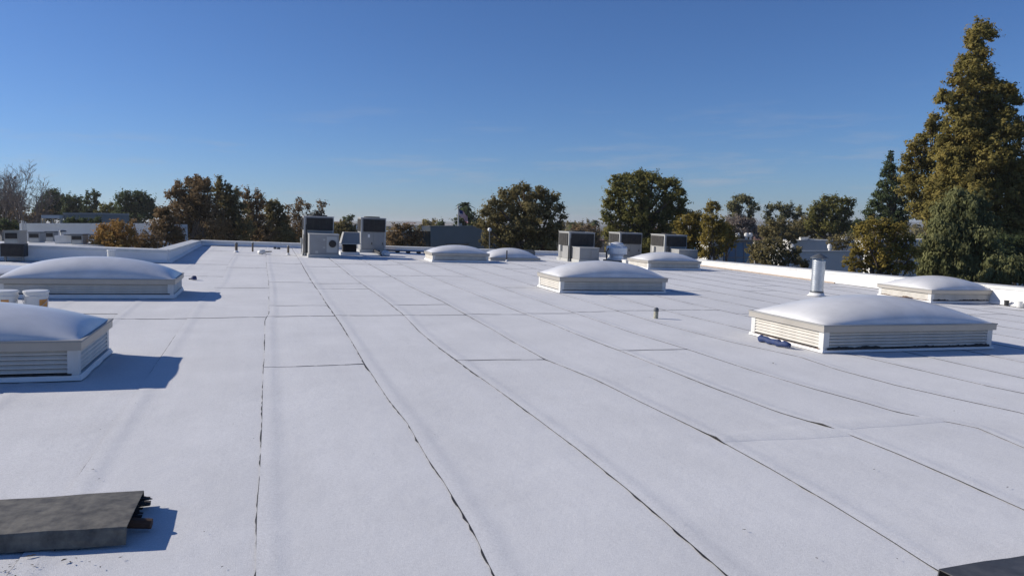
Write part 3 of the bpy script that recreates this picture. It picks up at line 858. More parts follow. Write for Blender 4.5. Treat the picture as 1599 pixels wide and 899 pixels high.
# dark condenser on a stand against the left parapet
a = rp(9, 407)
t = thing('condenser_unit', 'dark green-black box on a stand against the left parapet', 'condenser', on_roof(a[0], a[1] - .4))
MB().box(0, .50, 0, .35, .13, .44).build('cabinet', M['black'], t, bevel=.01)
MB().box(.04, .46, -.012, -.001, .17, .40).build('coil_grille', M['coil'], t)
for x in (.05, .42):
    MB().box(x, x + .04, .1, .16, .01, .129).build('leg', M['rtu'], t)
# small lump of loose debris right of the wide left skylight
a = rp(303, 437)
t = thing('debris_lump', 'small dark lump of debris right of the wide left skylight', 'debris', on_roof(*a))
MB().lathe([(.055, .008), (.05, .06), (.03, .085)], 12).build('dome', M['rag'], t)
MB().tube([(-.10, 0, .02), (-.04, 0, .03)], .014, 6).build('debris_bit', M['black'], t)

# ------------------------------------------------------------------ dark coping sections in the foreground
def coping_piece(label, corners_top, h, m, thick=.012, rag=False):
    """corners_top: back-left, back-right, front-right, front-left in roof coordinates"""
    t = thing('coping_section', label, 'coping section', MR, 'loose dark coping sections')
    bl, br, fr_, fl = [Vector((*c, h)) for c in corners_top]
    n = 24
    V, Fc = [], []
    for i in range(n + 1):
        f = i / n
        j = (.006 * float(noise1(f * 9, 3)))
        kx = .012 * float(noise1(i * 1.7, 8)) if (rag and i == n) else 0
        pb = bl.lerp(br, f) + Vector((kx, 0, j)); pf = fl.lerp(fr_, f) + Vector((kx * .5, 0, j * .6 + .002 * math.sin(f * 40)))
        mid = pb.lerp(pf, .5) + Vector((0, 0, .004))
        dn = Vector((0, -.028, -h + .014)); db = Vector((0, .01, -h + .03))
        V += [pb + db, pb, mid, pf, pf + Vector((0, -.006, -.012)), pf + dn * .6 + Vector((0, .006 * float(noise1(f * 14, 6)), 0)), pf + dn]
    m_ = 7
    for i in range(n):
        for j in range(m_ - 1): Fc.append((i * m_ + j, i * m_ + j + 1, (i + 1) * m_ + j + 1, (i + 1) * m_ + j))
    o = link('sheet', mesh('sheet', V, Fc, M[m], False), t)
    sol = o.modifiers.new('thickness', 'SOLIDIFY'); sol.thickness = .006; sol.offset = -1
    return t, (bl, br, fr_, fl)
h = .085
tl = [uv(222, 765, h), uv(196, 822, h)]
br = Vector(tl[0]); frr = Vector(tl[1])
dirv = (Vector(uv(0, 778, h)) - br).normalized()
dirf = (Vector(uv(0, 832, h)) - frr).normalized()
t, cs = coping_piece('weathered dark metal coping section with torn right end, lower left', [tuple(br + dirv * 1.9), tuple(br), tuple(frr), tuple(frr + dirf * 1.9)], h, 'coping', rag=True)
# torn felt hanging out of the broken end
rs = random.Random(5)
V, Fc = [], []
b = MB()
for i in range(15):
    f = rs.random()
    p = Vector((*br, 0)).lerp(Vector((*frr, 0)), .02 + .5 * f ** 1.5)
    s = rs.uniform(.012, .03) * (1.2 - f)
    z = rs.uniform(.02, h - .008)
    L = rs.uniform(.02, .06) * (1.1 - .7 * f)
    b.add([(p.x - .06, p.y - s, z), (p.x + L, p.y - s * rs.uniform(-.2, .8), z - rs.uniform(0, .012)), (p.x + L * rs.uniform(.6, 1), p.y + s * rs.uniform(.1, 1), z + rs.uniform(-.01, .008)), (p.x - .06, p.y + s, z + .004),
           (p.x - .06, p.y - s, z - .008), (p.x + L * .8, p.y, z - .014), (p.x - .06, p.y + s, z - .008)], [(0, 1, 2, 3), (4, 6, 5), (0, 4, 5, 1), (3, 2, 5, 6)])
b.build('torn_felt', M['tar'], t)
MB().box(br.x - 1.85, br.x - .06, frr.y + .05, br.y - .05, .012, h - .02).build('core', M['tar'], t)
tw = thing('timber_stub', 'short stub of dark wood poking out of the torn coping end', 'timber', MR)
p = Vector((*uv(226, 829), .035))
b = MB(); b.tube([p + Vector((-.16, .02, .012)), p + Vector((-.06, .008, .008)), p + Vector((.03, -.002, 0))], [.022, .025, .024], 9)
b.build('stub', M['wood'], tw)
h2 = .10
c = [uv(1466, 888, h2), uv(1599, 866, h2)]
A = Vector(c[0]); d = (Vector(c[1]) - A).normalized()
nrm = Vector((d.y, -d.x))
coping_piece('dark blue-grey coping section at the lower right corner', [tuple(A), tuple(A + d * 2.0), tuple(A + d * 2.0 + nrm * .36), tuple(A + nrm * .36)], h2, 'coping_dark')
t2, _ = coping_piece('lower dark coping lip tucked under the lower right section', [tuple(A - d * .40 + nrm * .04), tuple(A + d * .04 + nrm * .02), tuple(A + d * .04 + nrm * .34), tuple(A - d * .4 + nrm * .36)], h2 - .04, 'coping_dark')

# leaf litter: bits too many and small to count
V, Fc = [], []
rs = random.Random(11)
def bit(u, v, s):
    a0 = rs.uniform(0, 6.28); k = len(V)
    for i, (l, w) in enumerate(((1, .0), (.1, .35), (-1, .05), (0, -.4))):
        V.append((u + s * (l * math.cos(a0) - w * math.sin(a0)), v + s * (l * math.sin(a0) + w * math.cos(a0)), .012 + float(undul(u, v)) + s * .12 * (i % 2)))
    Fc.append((k, k + 1, k + 2, k + 3))
for i in range(110): bit(rs.uniform(-2.5, 9), 2.6 + 11 * rs.random() ** 1.6, rs.uniform(.003, .009))
for i in range(34): bit(rs.uniform(-1.25, -.8) + rs.random() ** 3 * .3, rs.gauss(3.44, .05), rs.uniform(.003, .011))
for (px, py, s) in ((1162, 830, .012), (1015, 590, .014), (1365, 735, .012), (1573, 763, .013), (1275, 875, .01), (145, 735, .012), (155, 750, .009), (100, 878, .016), (45, 872, .02), (52, 870, .015), (100, 877, .012), (1207, 568, .03), (1490, 643, .014)):
    bit(*uv(px, py), s)
tag(link('leaf_litter', mesh('leaf_litter', V, Fc, M['litter']), mat4=MR), kind='stuff')

# ------------------------------------------------------------------ buildings round about
def bld(name, label, cat='building', group=None):
    return thing(name, label, cat, Matrix.Identity(4), group)

def wall_box(parent, x0, x1, y0, y1, z0, z1, m, name='wall', bevel=0.0):
    return MB().box(x0, x1, y0, y1, z0, z1).build(name, M[m], parent, bevel=bevel)

def rim(parent, x0, x1, y0, y1, z, m, w=.25, h=.12, name='coping'):
    b = MB(); o = .04
    b.box(x0 - o, x1 + o, y0 - o, y0 + w, z + .002, z + h); b.box(x0 - o, x1 + o, y1 - w, y1 + o, z + .002, z + h)
    b.box(x0 - o, x0 + w, y0 + w, y1 - w, z + .002, z + h); b.box(x1 - w, x1 + o, y0 + w, y1 - w, z + .002, z + h)
    return b.build(name, M[m], parent)

# left neighbour: white flat roof with a higher white wall at its back
n1 = bld('neighbour_building', 'white flat-roofed building beyond the left parapet with small rooftop units')
x0, x1 = -40.0, wx(258, 43)
wall_box(n1, x0, x1, 33.5, 43.9, 0, 6.5, 'stucco')
wall_box(n1, x0 + .3, x1 - .3, 33.8, 43.6, 6.502, 6.53, 'curb_white', 'roof')
wall_box(n1, wx(30, 44), wx(258, 44), 44.0, 47, 0, wz(350.5, 44), 'stucco', 'upper_wall')
for i in range(4):
    a = wx(31, 44) + i * 2.08
    wall_box(n1, a, a + 2.05, 43.955, 43.998, wz(351, 44) - .02, wz(350.5, 44) + .07, 'curb_white', 'coping')
for i, px in enumerate((30.5, 33.5, 36.5)):
    MB().tube([(wx(px, 43), 43.2, 6.5), (wx(px, 43), 43.2, wz(344 + i, 43))], .035, 5).build('pipe', M['pole'], n1)

def small_unit(label, px0, px1, py0, py1, dist, m='rtu', z=6.53):
    X0, X1 = wx(px0, dist), wx(px1, dist); Z1 = wz(py0, dist)
    w, h = X1 - X0, Z1 - z
    t = thing('rooftop_condenser', label, 'condenser', Matrix.Translation((X0, dist, z)), 'small rooftop units on the left neighbour')
    MB().box(0, w, 0, w * .9, .06, h).build('cabinet', M[m], t, bevel=.01)
    MB().box(-.02, w + .02, -.02, w * .9 + .02, h + .001, h + .05).build('lid', M['lead' if m == 'rtu' else m], t)
    MB().box(w * .1, w * .9, -.02, -.001, h * .52, h * .90).build('louvre', M['coil'], t)
    MB().box(w * .1, w * .9, -.012, -.001, h * .12, h * .44).build('panel', M['rtu_light'], t)
    MB().box(.02, w - .02, .02, w * .8, 0, .059).build('base', M['curb_white'], t)
small_unit('cream rooftop unit with dark louvre at the far left edge', 5, 28, 361.5, 382, 33.9, 'beige')
small_unit('small grey rooftop unit in front of the white wall, left of two', 43, 61, 363.5, 378, 40)
small_unit('small grey rooftop unit beside the white duct box', 69.5, 83, 362.5, 376, 42)
small_unit('grey rooftop unit at the right end of the white duct box', 109.5, 128, 367, 383, 36.5)
small_unit('dark rooftop unit half behind the orange shrub', 138, 152, 367, 378, 41)
t = thing('duct_box', 'long white duct box on the neighbour roof between two grey units', 'duct', Matrix.Identity(4))
MB().box(wx(84, 38), wx(110, 38), 38, 39.2, 6.53, wz(367.5, 38)).build('casing', M['curb_white'], t, bevel=.02)
MB().box(wx(104, 38), wx(120, 38), 37.7, 38.6, wz(367.3, 38), wz(365.6, 38)).build('hood', M['lead'], t)
for px0, px1, pyb, pyt in ((87, 98, 363.5, 359.0),):
    t = thing('roof_hood', 'dark mushroom vent hood in front of the white neighbour wall', 'vent hood', Matrix.Translation((wx((px0 + px1) / 2, 42.5), 42.8, 6.53)))
    r = (wx(px1, 42.5) - wx(px0, 42.5)) / 2
    MB().lathe([(.14, 0), (.14, wz(362, 42.5) - 6.53)], 10).build('pipe', M['curb_white'], t)
    MB().lathe([(r, wz(362, 42.5) - 6.53), (r * .9, wz(360, 42.5) - 6.53), (.05, wz(359, 42.5) - 6.53)], 14).build('hood', M['lead'], t)

# grey terrace building further left
n2 = bld('terrace_building', 'grey building with open terrace and posts beyond the left white wall')
y = 72
wall_box(n2, wx(100, y), wx(152, y), y, y + 6, 0, wz(334.8, y), 'stucco_grey')
rim(n2, wx(100, y), wx(152, y), y, y + 6, wz(334.8, y), 'rtu', h=.15)
wall_box(n2, wx(70, y), wx(100, y) - .02, y + 2.5, y + 12, 0, wz(343, y), 'glass', 'terrace_back')
wall_box(n2, wx(71, y), wx(100, y) - .03, y - .6, y + 2.4, wz(341, y), wz(336, y), 'stucco', 'fascia')
for px in (68, 72, 85, 97.5):
    wall_box(n2, wx(px, y), wx(px + 1.6, y), y - .4, y - .1, 0, wz(341.2, y), 'stucco_beige', 'post')
wall_box(n2, wx(72, y), wx(99, y), y - .5, y - .35, wz(351, y), wz(348.5, y), 'stucco_grey', 'railing')

# grey-green building in the middle
n3 = bld('grey_green_building', 'grey green stucco building with cream corner behind the small skylight')
y = 50
X0, X1 = wx(672, y), wx(812, y); Z = wz(354, y)
wall_box(n3, X0, X1, y, y + 12, 0, Z, 'stucco_grey')
rim(n3, X0, X1, y, y + 12, Z, 'stucco_grey', h=.05)
wall_box(n3, X0 - .62, X0 - .004, y + .5, y + 6, wz(361, y), Z + .04, 'stucco_beige', 'corner_fascia')
wall_box(n3, X0 - 4.2, X0 - .005, y + 1.2, y + 11, 0, wz(361.5, y), 'glass', 'glazed_wing')
for i in range(5):
    wall_box(n3, X0 - 4.2 + i * .84, X0 - 4.14 + i * .84, y + 1.12, y + 1.196, 0, wz(361.5, y), 'mullion', 'mullion')
wall_box(n3, wx(696, y), wx(731, y), y - .03, y - .004, wz(386, y), wz(380, y), 'glass', 'window')
wall_box(n3, wx(695, y), wx(732, y), y - .06, y - .005, wz(380, y), wz(379, y), 'mullion', 'window_head')
wall_box(n3, wx(705, y), wx(712, y), y + 5, y + 6, Z + .002, Z + .22, 'rtu', 'roof_vent')

# blue curtain-wall building
n4 = bld('blue_office', 'blue glass office building behind the trees right of the air conditioners')
y = 82
X0, X1, Z = wx(1098, y), wx(1176, y), wz(378.5, y)
wall_box(n4, X0, X1, y, y + 16, 0, Z, 'blue_glass')
wall_box(n4, X0 - .1, X1 + .1, y - .12, y + 16, Z + .002, Z + .28, 'lead', 'parapet')
for i in range(7):
    xx = X0 + (X1 - X0) * i / 6
    wall_box(n4, xx - .05, xx + .05, y - .07, y - .002, 0, Z - .01, 'mullion', 'mullion')
for z in (1.9, 3.9):
    wall_box(n4, X0, X1, y - .11, y - .072, z, z + .09, 'mullion', 'transom')
for px in (1152.5, 1166, 1172):
    t = thing('roof_vent', {1152.5: 'small white vent on the blue building roof, left of three', 1166: 'white vent on the blue building roof between two others', 1172: 'white vent at the right end of the blue building roof'}[px], 'roof vent', Matrix.Translation((wx(px, y + 2), y + 2, Z + .28)))
    MB().lathe([(.13, 0), (.13, .3)], 10).build('pipe', M['curb_white'], t)
    MB().lathe([(.24, .301), (.24, .62), (.1, .72)], 10).build('cap', M['globe'], t)

# white buildings on the right
n5 = bld('white_warehouse', 'long white building in shade behind the galvanised flue')
y = 55
X0, X1, Z = wx(1222, y), wx(1350, y), wz(393.5, y)
wall_box(n5, X0, X1, y, y + 3, 0, Z, 'stucco')
for i in range(4):
    a = X0 + (X1 - X0) * i / 4
    wall_box(n5, a + .005, a + (X1 - X0) / 4 - .005, y - .06, y + .25, Z + .002, Z + .10, 'curb_white', 'coping')
for px, lab in ((1238, 'white gooseneck vent on the white building left of the flue'), (1296.5, 'white gooseneck vent on the white building right of the flue')):
    t = thing('roof_vent', lab, 'roof vent', Matrix.Translation((wx(px, y + .9), y + .9, Z)))
    MB().lathe([(.09, 0), (.09, .25)], 10).build('pipe', M['curb_white'], t)
    MB().lathe([(.15, .251), (.16, .45), (.07, .56)], 10).build('cap', M['globe'], t)
MB().tube([(wx(1226, y - 2), y - 2, wz(391, y)), (wx(1246, y - 2), y - 2, wz(398.5, y))], .05, 6).build('brace', M['curb_white'], n5)
n6 = bld('white_depot', 'second white building further back with small white roof units')
y = 78
X0, X1, Z = wx(1236, y), wx(1352, y), wz(376, y)
wall_box(n6, X0, X1, y, y + 4.5, 0, Z, 'stucco')
rim(n6, X0, X1, y, y + 4.5, Z, 'curb_white', h=.06)
for i, (p0, p1, ph) in enumerate(((1251, 1263, 370.5), (1265, 1272, 373), (1302, 1309, 374), (1320, 1328, 369.5))):
    t = thing('rooftop_unit', ['white roof unit, widest on the second white building', 'low pale roof unit next to the widest one', 'small pale roof unit midway along the second white building', 'bright white roof unit near the yellow shrub'][i], 'roof unit', Matrix.Translation((wx(p0, y + 3), y + 3, Z)))
    w = wx(p1, y + 3) - wx(p0, y + 3); hh = wz(ph, y + 3) - Z
    MB().box(0, w, 0, 1, .01, hh * .8).build('cabinet', M['curb_white'], t, bevel=.02)
    MB().box(-.04, w + .04, -.04, 1.04, hh * .8 + .002, hh).build('lid', M['globe'], t)
n7 = bld('sunlit_white_building', 'sunlit white building glimpsed through the yellow shrub and big conifer')
y = 62
wall_box(n7, wx(1362, y), wx(1650, y), y, y + 3, 0, wz(374, y), 'stucco')
for i in range(7):
    a = wx(1372 + i * 38, y)
    f = wall_box(n7, a, a + 1.1, y - .03, y - .003, wz(394, y), wz(384, y), 'glass', 'window')
    wall_box(f, a - .06, a + 1.16, y - .07, y - .031, wz(394, y) - .1, wz(394, y) - .02, 'curb_white', 'sill')
n7b = bld('garden_wall_house', 'pale house with low roof seen between the centre trees')
y = 92
wall_box(n7b, wx(893, y), wx(944, y), y, y + 9, 0, wz(377, y), 'stucco_pink')
wall_box(n7b, wx(893, y) - .3, wx(944, y) + .3, y - .4, y + 9.4, wz(377, y) + .002, wz(374.8, y), 'tile_roof', 'roof')
for i in range(3):
    a = wx(899 + 15 * i, y); wall_box(n7b, a, a + .7, y - .03, y - .002, wz(388, y), wz(381, y), 'glass', 'window')
n7c = bld('pink_house', 'pink stucco house behind the tall round-topped tree')
y = 100
wall_box(n7c, wx(1004, y), wx(1050, y), y, y + 10, 0, wz(361, y), 'stucco_pink')
b = MB(); xa, xb, za, zb = wx(1002, y), wx(1052, y), wz(361, y), wz(355, y)
b.add([(xa, y - .5, za + .005), (xb, y - .5, za + .005), (xb, y + 10.5, za + .005), (xa, y + 10.5, za + .005), (xa + .8, y + 5, zb), (xb - .8, y + 5, zb)], [(0, 1, 5, 4), (1, 2, 5), (2, 3, 4, 5), (3, 0, 4), (0, 3, 2, 1)])
b.build('roof', M['tile_roof'], n7c)
for i in range(3):
    a = wx(1010 + 14 * i, y); wall_box(n7c, a, a + .8, y - .03, y - .002, wz(372, y), wz(365, y), 'glass', 'window')
n7d = bld('white_cottage', 'small white building showing below the golden trees')
y = 70
wall_box(n7d, wx(1108, y), wx(1130, y), y, y + 5, 0, wz(364, y), 'stucco')
wall_box(n7d, wx(1113, y), wx(1117, y), y - .03, y - .002, wz(374, y), wz(369, y), 'glass', 'window')

# far houses on the skyline
far_h = [(578, 596, 353, 420, 'stucco'), (598, 622, 351.5, 520, 'stucco_grey'), (611, 619, 352.5, 300, 'tile_roof'), (628, 652, 348.5, 620, 'far_roof'), (631, 660, 350, 480, 'stucco'), (652, 668, 349, 560, 'far_roof'), (518, 531, 348, 380, 'stucco_pink'), (536, 556, 349.5, 460, 'stucco'), (690, 712, 351.5, 400, 'far_roof'),
         (887, 902, 352.5, 260, 'stucco_pink'), (905, 930, 354, 330, 'far_roof'), (1140, 1165, 361.5, 160, 'stucco'), (1180, 1212, 369, 120, 'far_roof'), (1205, 1242, 371, 105, 'stucco')]
fl = ['pale far house left end of the skyline gap', 'grey far building low on the skyline', 'tiny far house with red roof in the skyline gap', 'grey far roof highest in the skyline gap', 'pale far house beneath the highest far roof', 'greyish far roof beside the grey green building corner', 'pinkish far house right of the first air conditioner', 'white far house between the two left air conditioners', 'distant grey roof behind the grey green building',
      'pinkish far house right of the bushy centre tree', 'distant roof just left of the tall round-topped tree', 'white house behind the bare grey shrub', 'long distant roof behind the olive trees', 'white distant wall left of the round dark tree']
for i, (p0, p1, py, d, m) in enumerate(far_h):
    t = bld('distant_house', fl[i], 'house', 'distant houses on the skyline')
    X0, X1, Z = wx(p0, d), wx(p1, d), max(2.2, wz(py, d))
    wall_box(t, X0, X1, d, d + (X1 - X0) * .7, 0, Z - .6, m)
    b = MB(); D = (X1 - X0) * .7
    b.add([(X0 - .4, d - .4, Z - .595), (X1 + .4, d - .4, Z - .595), (X1 + .4, d + D + .4, Z - .595), (X0 - .4, d + D + .4, Z - .595), (X0 + D * .3, d + D / 2, Z + .6), (X1 - D * .3, d + D / 2, Z + .6)], [(0, 1, 5, 4), (1, 2, 5), (2, 3, 4, 5), (3, 0, 4), (0, 3, 2, 1)])
    b.build('roof', M['tile_roof' if i % 3 == 0 else 'far_roof'], t)

# low hills at the horizon
V, Fc = [], []
xs = np.linspace(-4200, 4200, 90)
for i, x in enumerate(xs):
    hgt = 16 + 7 * float(noise1(x * .0016, 4)) + 4 * float(noise1(x * .006, 8))
    V += [(x, 3600, -2), (x, 3750, hgt), (x, 4600, hgt * .8), (x, 4700, -2)]
for i in range(89):
    for j in range(3): Fc.append((4 * i + j, 4 * i + 4 + j, 4 * i + 5 + j, 4 * i + 1 + j))
tag(link('hills', mesh('hills', V, Fc, M['hill'])), kind='structure')

# flagpole and lamp
y = 54
fx = wx(715.8, y)
t = thing('flagpole', 'pale flagpole rising behind the grey green building', 'flagpole', Matrix.Translation((fx, y, 0)))
top = wz(325, y)
MB().tube([(0, 0, 0), (0, 0, top)], [.075, .05], 8).build('pole', M['pole'], t)
MB().lathe([(.02, top), (.08, top + .05), (.08, top + .12), (.02, top + .17)], 10).build('finial', M['beige'], t)
# the flag hangs in folds from the pole: 13 stripes and a blue canton
V, Fc, mi = [], [], []
NX, NY = 26, 13
Lf, Hf = .62, .50
for j in range(NY + 1):
    for i in range(NX + 1):
        s, q = i / NX, j / NY
        V.append((.06 + Lf * s, .12 * math.sin(s * 9 + q * 1.5) * s, top - .04 - Hf * q - .55 * s * (0.55 + .45 * s) - .03 * math.sin(s * 11)))
for j in range(NY):
    for i in range(NX):
        p = j * (NX + 1) + i
        Fc.append((p, p + 1, p + NX + 2, p + NX + 1))
        mi.append(2 if (i < NX * .42 and j < 7) else (0 if j % 2 == 0 else 1))
tag(link('flag', mesh('flag', V, Fc, [M['flag_red'], M['flag_white'], M['flag_blue']], True, mi), mat4=Matrix.Translation((fx, y, 0)) @ Matrix.Rotation(.35, 4, 'Z')),
    'red and white striped flag with blue corner hanging from the flagpole', 'flag')
y = 37.5
t = thing('street_lamp', 'street lamp with white globe in front of the bushy centre tree', 'street lamp', Matrix.Translation((wx(764.5, y), y, 0)))
zt = wz(362, y)
MB().tube([(0, 0, 0), (0, 0, zt)], [.05, .03], 8).build('pole', M['lead'], t)
MB().lathe([(.03, zt + .002), (.08, zt + .04), (.10, zt + .1), (.08, zt + .17), (.03, zt + .2)], 14).build('globe', M['globe'], t, smooth=True)

# ------------------------------------------------------------------ trees
def leaf_mesh(name, C, Nn, S, asp, m, droop=None):
    """one rhombic leaf per centre: C positions, Nn normals, S sizes, asp length/width ratio"""
    n = len(C)
    Nn = Nn / (np.linalg.norm(Nn, axis=1, keepdims=True) + 1e-9)
    rnd = RNG.normal(size=(n, 3)) if droop is None else droop + RNG.normal(size=(n, 3)) * .45
    A = rnd - (rnd * Nn).sum(1, keepdims=True) * Nn
    A /= np.linalg.norm(A, axis=1, keepdims=True) + 1e-9
    B = np.cross(Nn, A)
    a = A * (S * asp)[:, None]; b = B * S[:, None]
    P = np.stack([C - a, C + b * .9 + a * .1, C + a, C - b * .9 + a * .1], 1).reshape(-1, 3)
    me = bpy.data.meshes.new(name)
    me.vertices.add(4 * n); me.vertices.foreach_set('co', P.astype(np.float32).ravel())
    me.loops.add(4 * n); me.loops.foreach_set('vertex_index', np.arange(4 * n, dtype=np.int32))
    me.polygons.add(n); me.polygons.foreach_set('loop_start', np.arange(0, 4 * n, 4, dtype=np.int32))
    me.materials.append(m)
    me.update(calc_edges=True)
    return me

def unit(n):
    q = RNG.normal(size=(n, 3)); return q / (np.linalg.norm(q, axis=1, keepdims=True) + 1e-9)

def crown_points(lobes, leaf, dens, clump=.30, hollow=.45, drop=0.0, stray=.3, sprig=.45):
    """lobes: (x, y, z, rx, ry, rz). Leaves sit in loose clumps through each lobe's volume, some strays between and beyond."""
    Cs, Ns, tips = [], [], []
    up = np.array([0, 0, .25])
    for (x, y, z, rx, ry, rz) in lobes:
        r = (rx * ry * rz) ** (1 / 3)
        cen = np.array([x, y, z]); rad3 = np.array([rx, ry, rz])
        cr = max(clump * r, leaf * 2.5)
        nc = int(max(8, 5.2 * (r / cr) ** 2))
        d = unit(nc); rad = hollow + (1.04 - hollow) * RNG.random(nc) ** .6
        rad *= 1 + RNG.normal(size=nc) * .15
        cc = cen + d * rad[:, None] * rad3
        for c, dd in zip(cc, d):
            s = cr * RNG.uniform(.45, 1.3)
            nl = int(max(8, dens * (s / leaf) ** 2))
            q = RNG.normal(size=(nl, 3)) * s * .52 * np.array([1.15, 1.15, .8])
            if RNG.random() < sprig:                          # a sprig reaching outwards and up
                ax = dd * .8 + np.array([0, 0, .55]) + RNG.normal(size=3) * .35
                ax /= np.linalg.norm(ax)
                t_ = q @ ax
                q = q * .62 + np.outer(t_ * 1.15, ax) + ax * s * .35
            q[:, 2] -= drop * s * RNG.random(nl)
            Cs.append(c + q); Ns.append(dd * .55 + unit(nl) * .75 + q / s * .8 + up)
            tips.append(c)
        ns = int(dens * (r / leaf) ** 2 * stray)
        dq = unit(ns); q = dq * (RNG.random(ns) ** .4 * (1 + .22 * RNG.normal(size=ns)))[:, None] * rad3
        Cs.append(cen + q); Ns.append(dq * .4 + unit(ns) * .9 + up)
    return np.concatenate(Cs), np.concatenate(Ns), tips

LEAF_N = [0]
def tree(name, label, px, dist, lobes_px, cols, leaf_px=1.9, dens=2.6, trunk_r=.22, cat='tree', group=None, asp=1.3, clump=.30, hollow=.45, bark='bark', depth=.8, drop=0.0, droop=None, limbs=True, stems=1, skip=1.0, twigs=2, stray=.3, sprig=.45):
    """lobes_px: crown masses (photo px, py, radius[, ry]) turned into metres at the tree's own distance, with depth of their own"""
    k = dist / F
    base = np.array([wx(px, dist), dist, 0.0])
    lob = []
    cx0 = np.mean([q[0] for q in lobes_px]); spread = max(abs(q[0] - cx0) for q in lobes_px) + 1e-3
    for q in lobes_px:
        r = q[2] * k; rz = (q[3] if len(q) > 3 else q[2]) * k
        yy = dist + RNG.uniform(-1, 1) * depth * (spread * k * .55) * (1 - .5 * abs(q[0] - cx0) / spread)
        # keep each mass where it shows from its own depth
        P = at(q[0], q[1], yy)
        lob.append((P[0] - base[0], P[1] - base[1], P[2], r, max(r, .6 * rz), rz))
    root = thing(name, label, cat, Matrix.Translation(tuple(base)), group)
    leaf = leaf_px * k * 1.56 * .40
    C, Nn, tips = crown_points(lob, leaf, dens, clump, hollow, drop, stray, sprig)
    if skip < 1: kk = RNG.random(len(C)) < skip; C, Nn = C[kk], Nn[kk]
    LEAF_N[0] += len(C)
    S = leaf * RNG.uniform(.6, 1.25, len(C))
    link('crown', leaf_mesh('crown', C, Nn, S, asp, cols, droop), root)
    # trunk and limbs
    zc = min(l[2] - l[5] * .3 for l in lob); ztop = max(l[2] for l in lob)
    zf = max(1.2, zc * .9)
    b = MB()
    for st in range(stems):
        ox = (st - (stems - 1) / 2) * trunk_r * 2.2
        b.tube([(ox, 0, -.2), (ox * .9 + .06, .03, zf * .5), (ox + .12 * (st - .4), 0, zf), (ox * 1.3, .05, zf + (ztop - zf) * .45)], [trunk_r * 1.25, trunk_r, trunk_r * .85, trunk_r * .4], 9)
    b.build('trunk', M[bark], root)
    if limbs:
        b = MB()
        rs = random.Random(int(px))
        for (x, y, z, rx, ry, rz) in lob:
            s = Vector((0, 0, max(zf * .75, min(z - rz, ztop) * .8)))
            e = Vector((x, y, z)); mid = s.lerp(e, .5) + Vector((rs.uniform(-.2, .2), rs.uniform(-.2, .2), -.08 * (e - s).length))
            b.tube([s, mid, e], [trunk_r * .5, trunk_r * .32, trunk_r * .14], 6)
            for _ in range(twigs):
                tp = Vector(tips[rs.randrange(len(tips))])
                if (tp - e).length < 2.2 * max(rx, rz):
                    b.tube([e, e.lerp(tp, .5) + Vector((0, 0, .1 * rx)), tp], [trunk_r * .13, trunk_r * .09, trunk_r * .04], 4)
        b.build('limb', M[bark], root)
    return root

LM = {
 'olive': leaf_mat('olive_brown_leaves', (.042, .038, .020), (.082, .070, .034), (.120, .100, .048)),
 'brown': leaf_mat('russet_brown_leaves', (.046, .034, .020), (.090, .064, .036), (.130, .092, .052)),
 'dark': leaf_mat('dark_evergreen_leaves', (.020, .028, .016), (.036, .046, .022), (.056, .064, .030)),
 'green': leaf_mat('mid_green_leaves', (.036, .039, .015), (.072, .069, .024), (.112, .099, .034)),
 'gold': leaf_mat('golden_olive_leaves', (.052, .043, .013), (.098, .078, .022), (.145, .108, .030)),
 'rust': leaf_mat('rusty_orange_leaves', (.070, .045, .018), (.130, .078, .028), (.175, .105, .040)),
 'conifer': leaf_mat('conifer_needles', (.050, .045, .016), (.092, .078, .026), (.130, .103, .034)),
 'plume': leaf_mat('feathery_green_needles', (.042, .046, .022), (.075, .078, .036), (.102, .100, .046)),
 'euc': leaf_mat('grey_green_leaves', (.042, .045, .026), (.078, .076, .040), (.110, .102, .052)),
 'grey': leaf_mat('grey_brown_twigs', (.07, .058, .050), (.11, .092, .080), (.15, .125, .108)),
}

# left side
GRP = 'trees round the building'
tree('shrub', 'reddish brown shrub under the bare pale tree at far left', 15, 118, [(6, 325, 14), (22, 318, 15), (8, 345, 16), (30, 338, 13), (-14, 330, 16), (-25, 345, 16), (55, 345, 14), (66, 335, 10)], LM['brown'], cat='shrub', group=GRP)
tree('hedge', 'dark green hedge at far left behind the white wall', 8, 66, [(-6, 352, 9), (6, 351, 9), (18, 353, 8), (28, 354, 6), (-18, 352, 9)], LM['dark'], cat='hedge', trunk_r=.1, limbs=False)
tree('evergreen_tree', 'broad dark evergreen, tallest of the dark row at left', 82, 125, [(82, 306, 10, 12), (78, 318, 14), (90, 312, 10), (72, 328, 16), (92, 328, 14), (96, 308, 5), (64, 336, 12)], LM['dark'], group=GRP)
tree('evergreen_tree', 'small dark evergreen right of the tallest in the dark row', 107, 122, [(106, 312, 8), (109, 322, 9), (104, 330, 9), (112, 332, 8)], LM['dark'], group=GRP)
tree('evergreen_tree', 'pointed dark evergreen in the middle of the dark row', 121, 122, [(120, 312, 6), (121, 322, 8), (119, 333, 9), (126, 330, 8)], LM['dark'], group=GRP)
tree('evergreen_tree', 'slim dark evergreen left of the two-tiered one', 137, 120, [(137, 305, 4, 6), (136, 316, 6), (138, 327, 8), (134, 333, 7)], LM['dark'], group=GRP)
tree('evergreen_tree', 'slim two-tiered dark evergreen at the end of the dark row', 150, 120, [(150, 302, 6, 5), (147, 313, 5), (152, 320, 5), (148, 329, 7)], LM['dark'], group=GRP)
tree('shrub', 'low greenish bush right of the dark evergreen row', 168, 115, [(161, 322, 5), (166, 330, 9), (178, 326, 9), (158, 336, 8), (186, 334, 8)], LM['green'], cat='shrub', group=GRP)
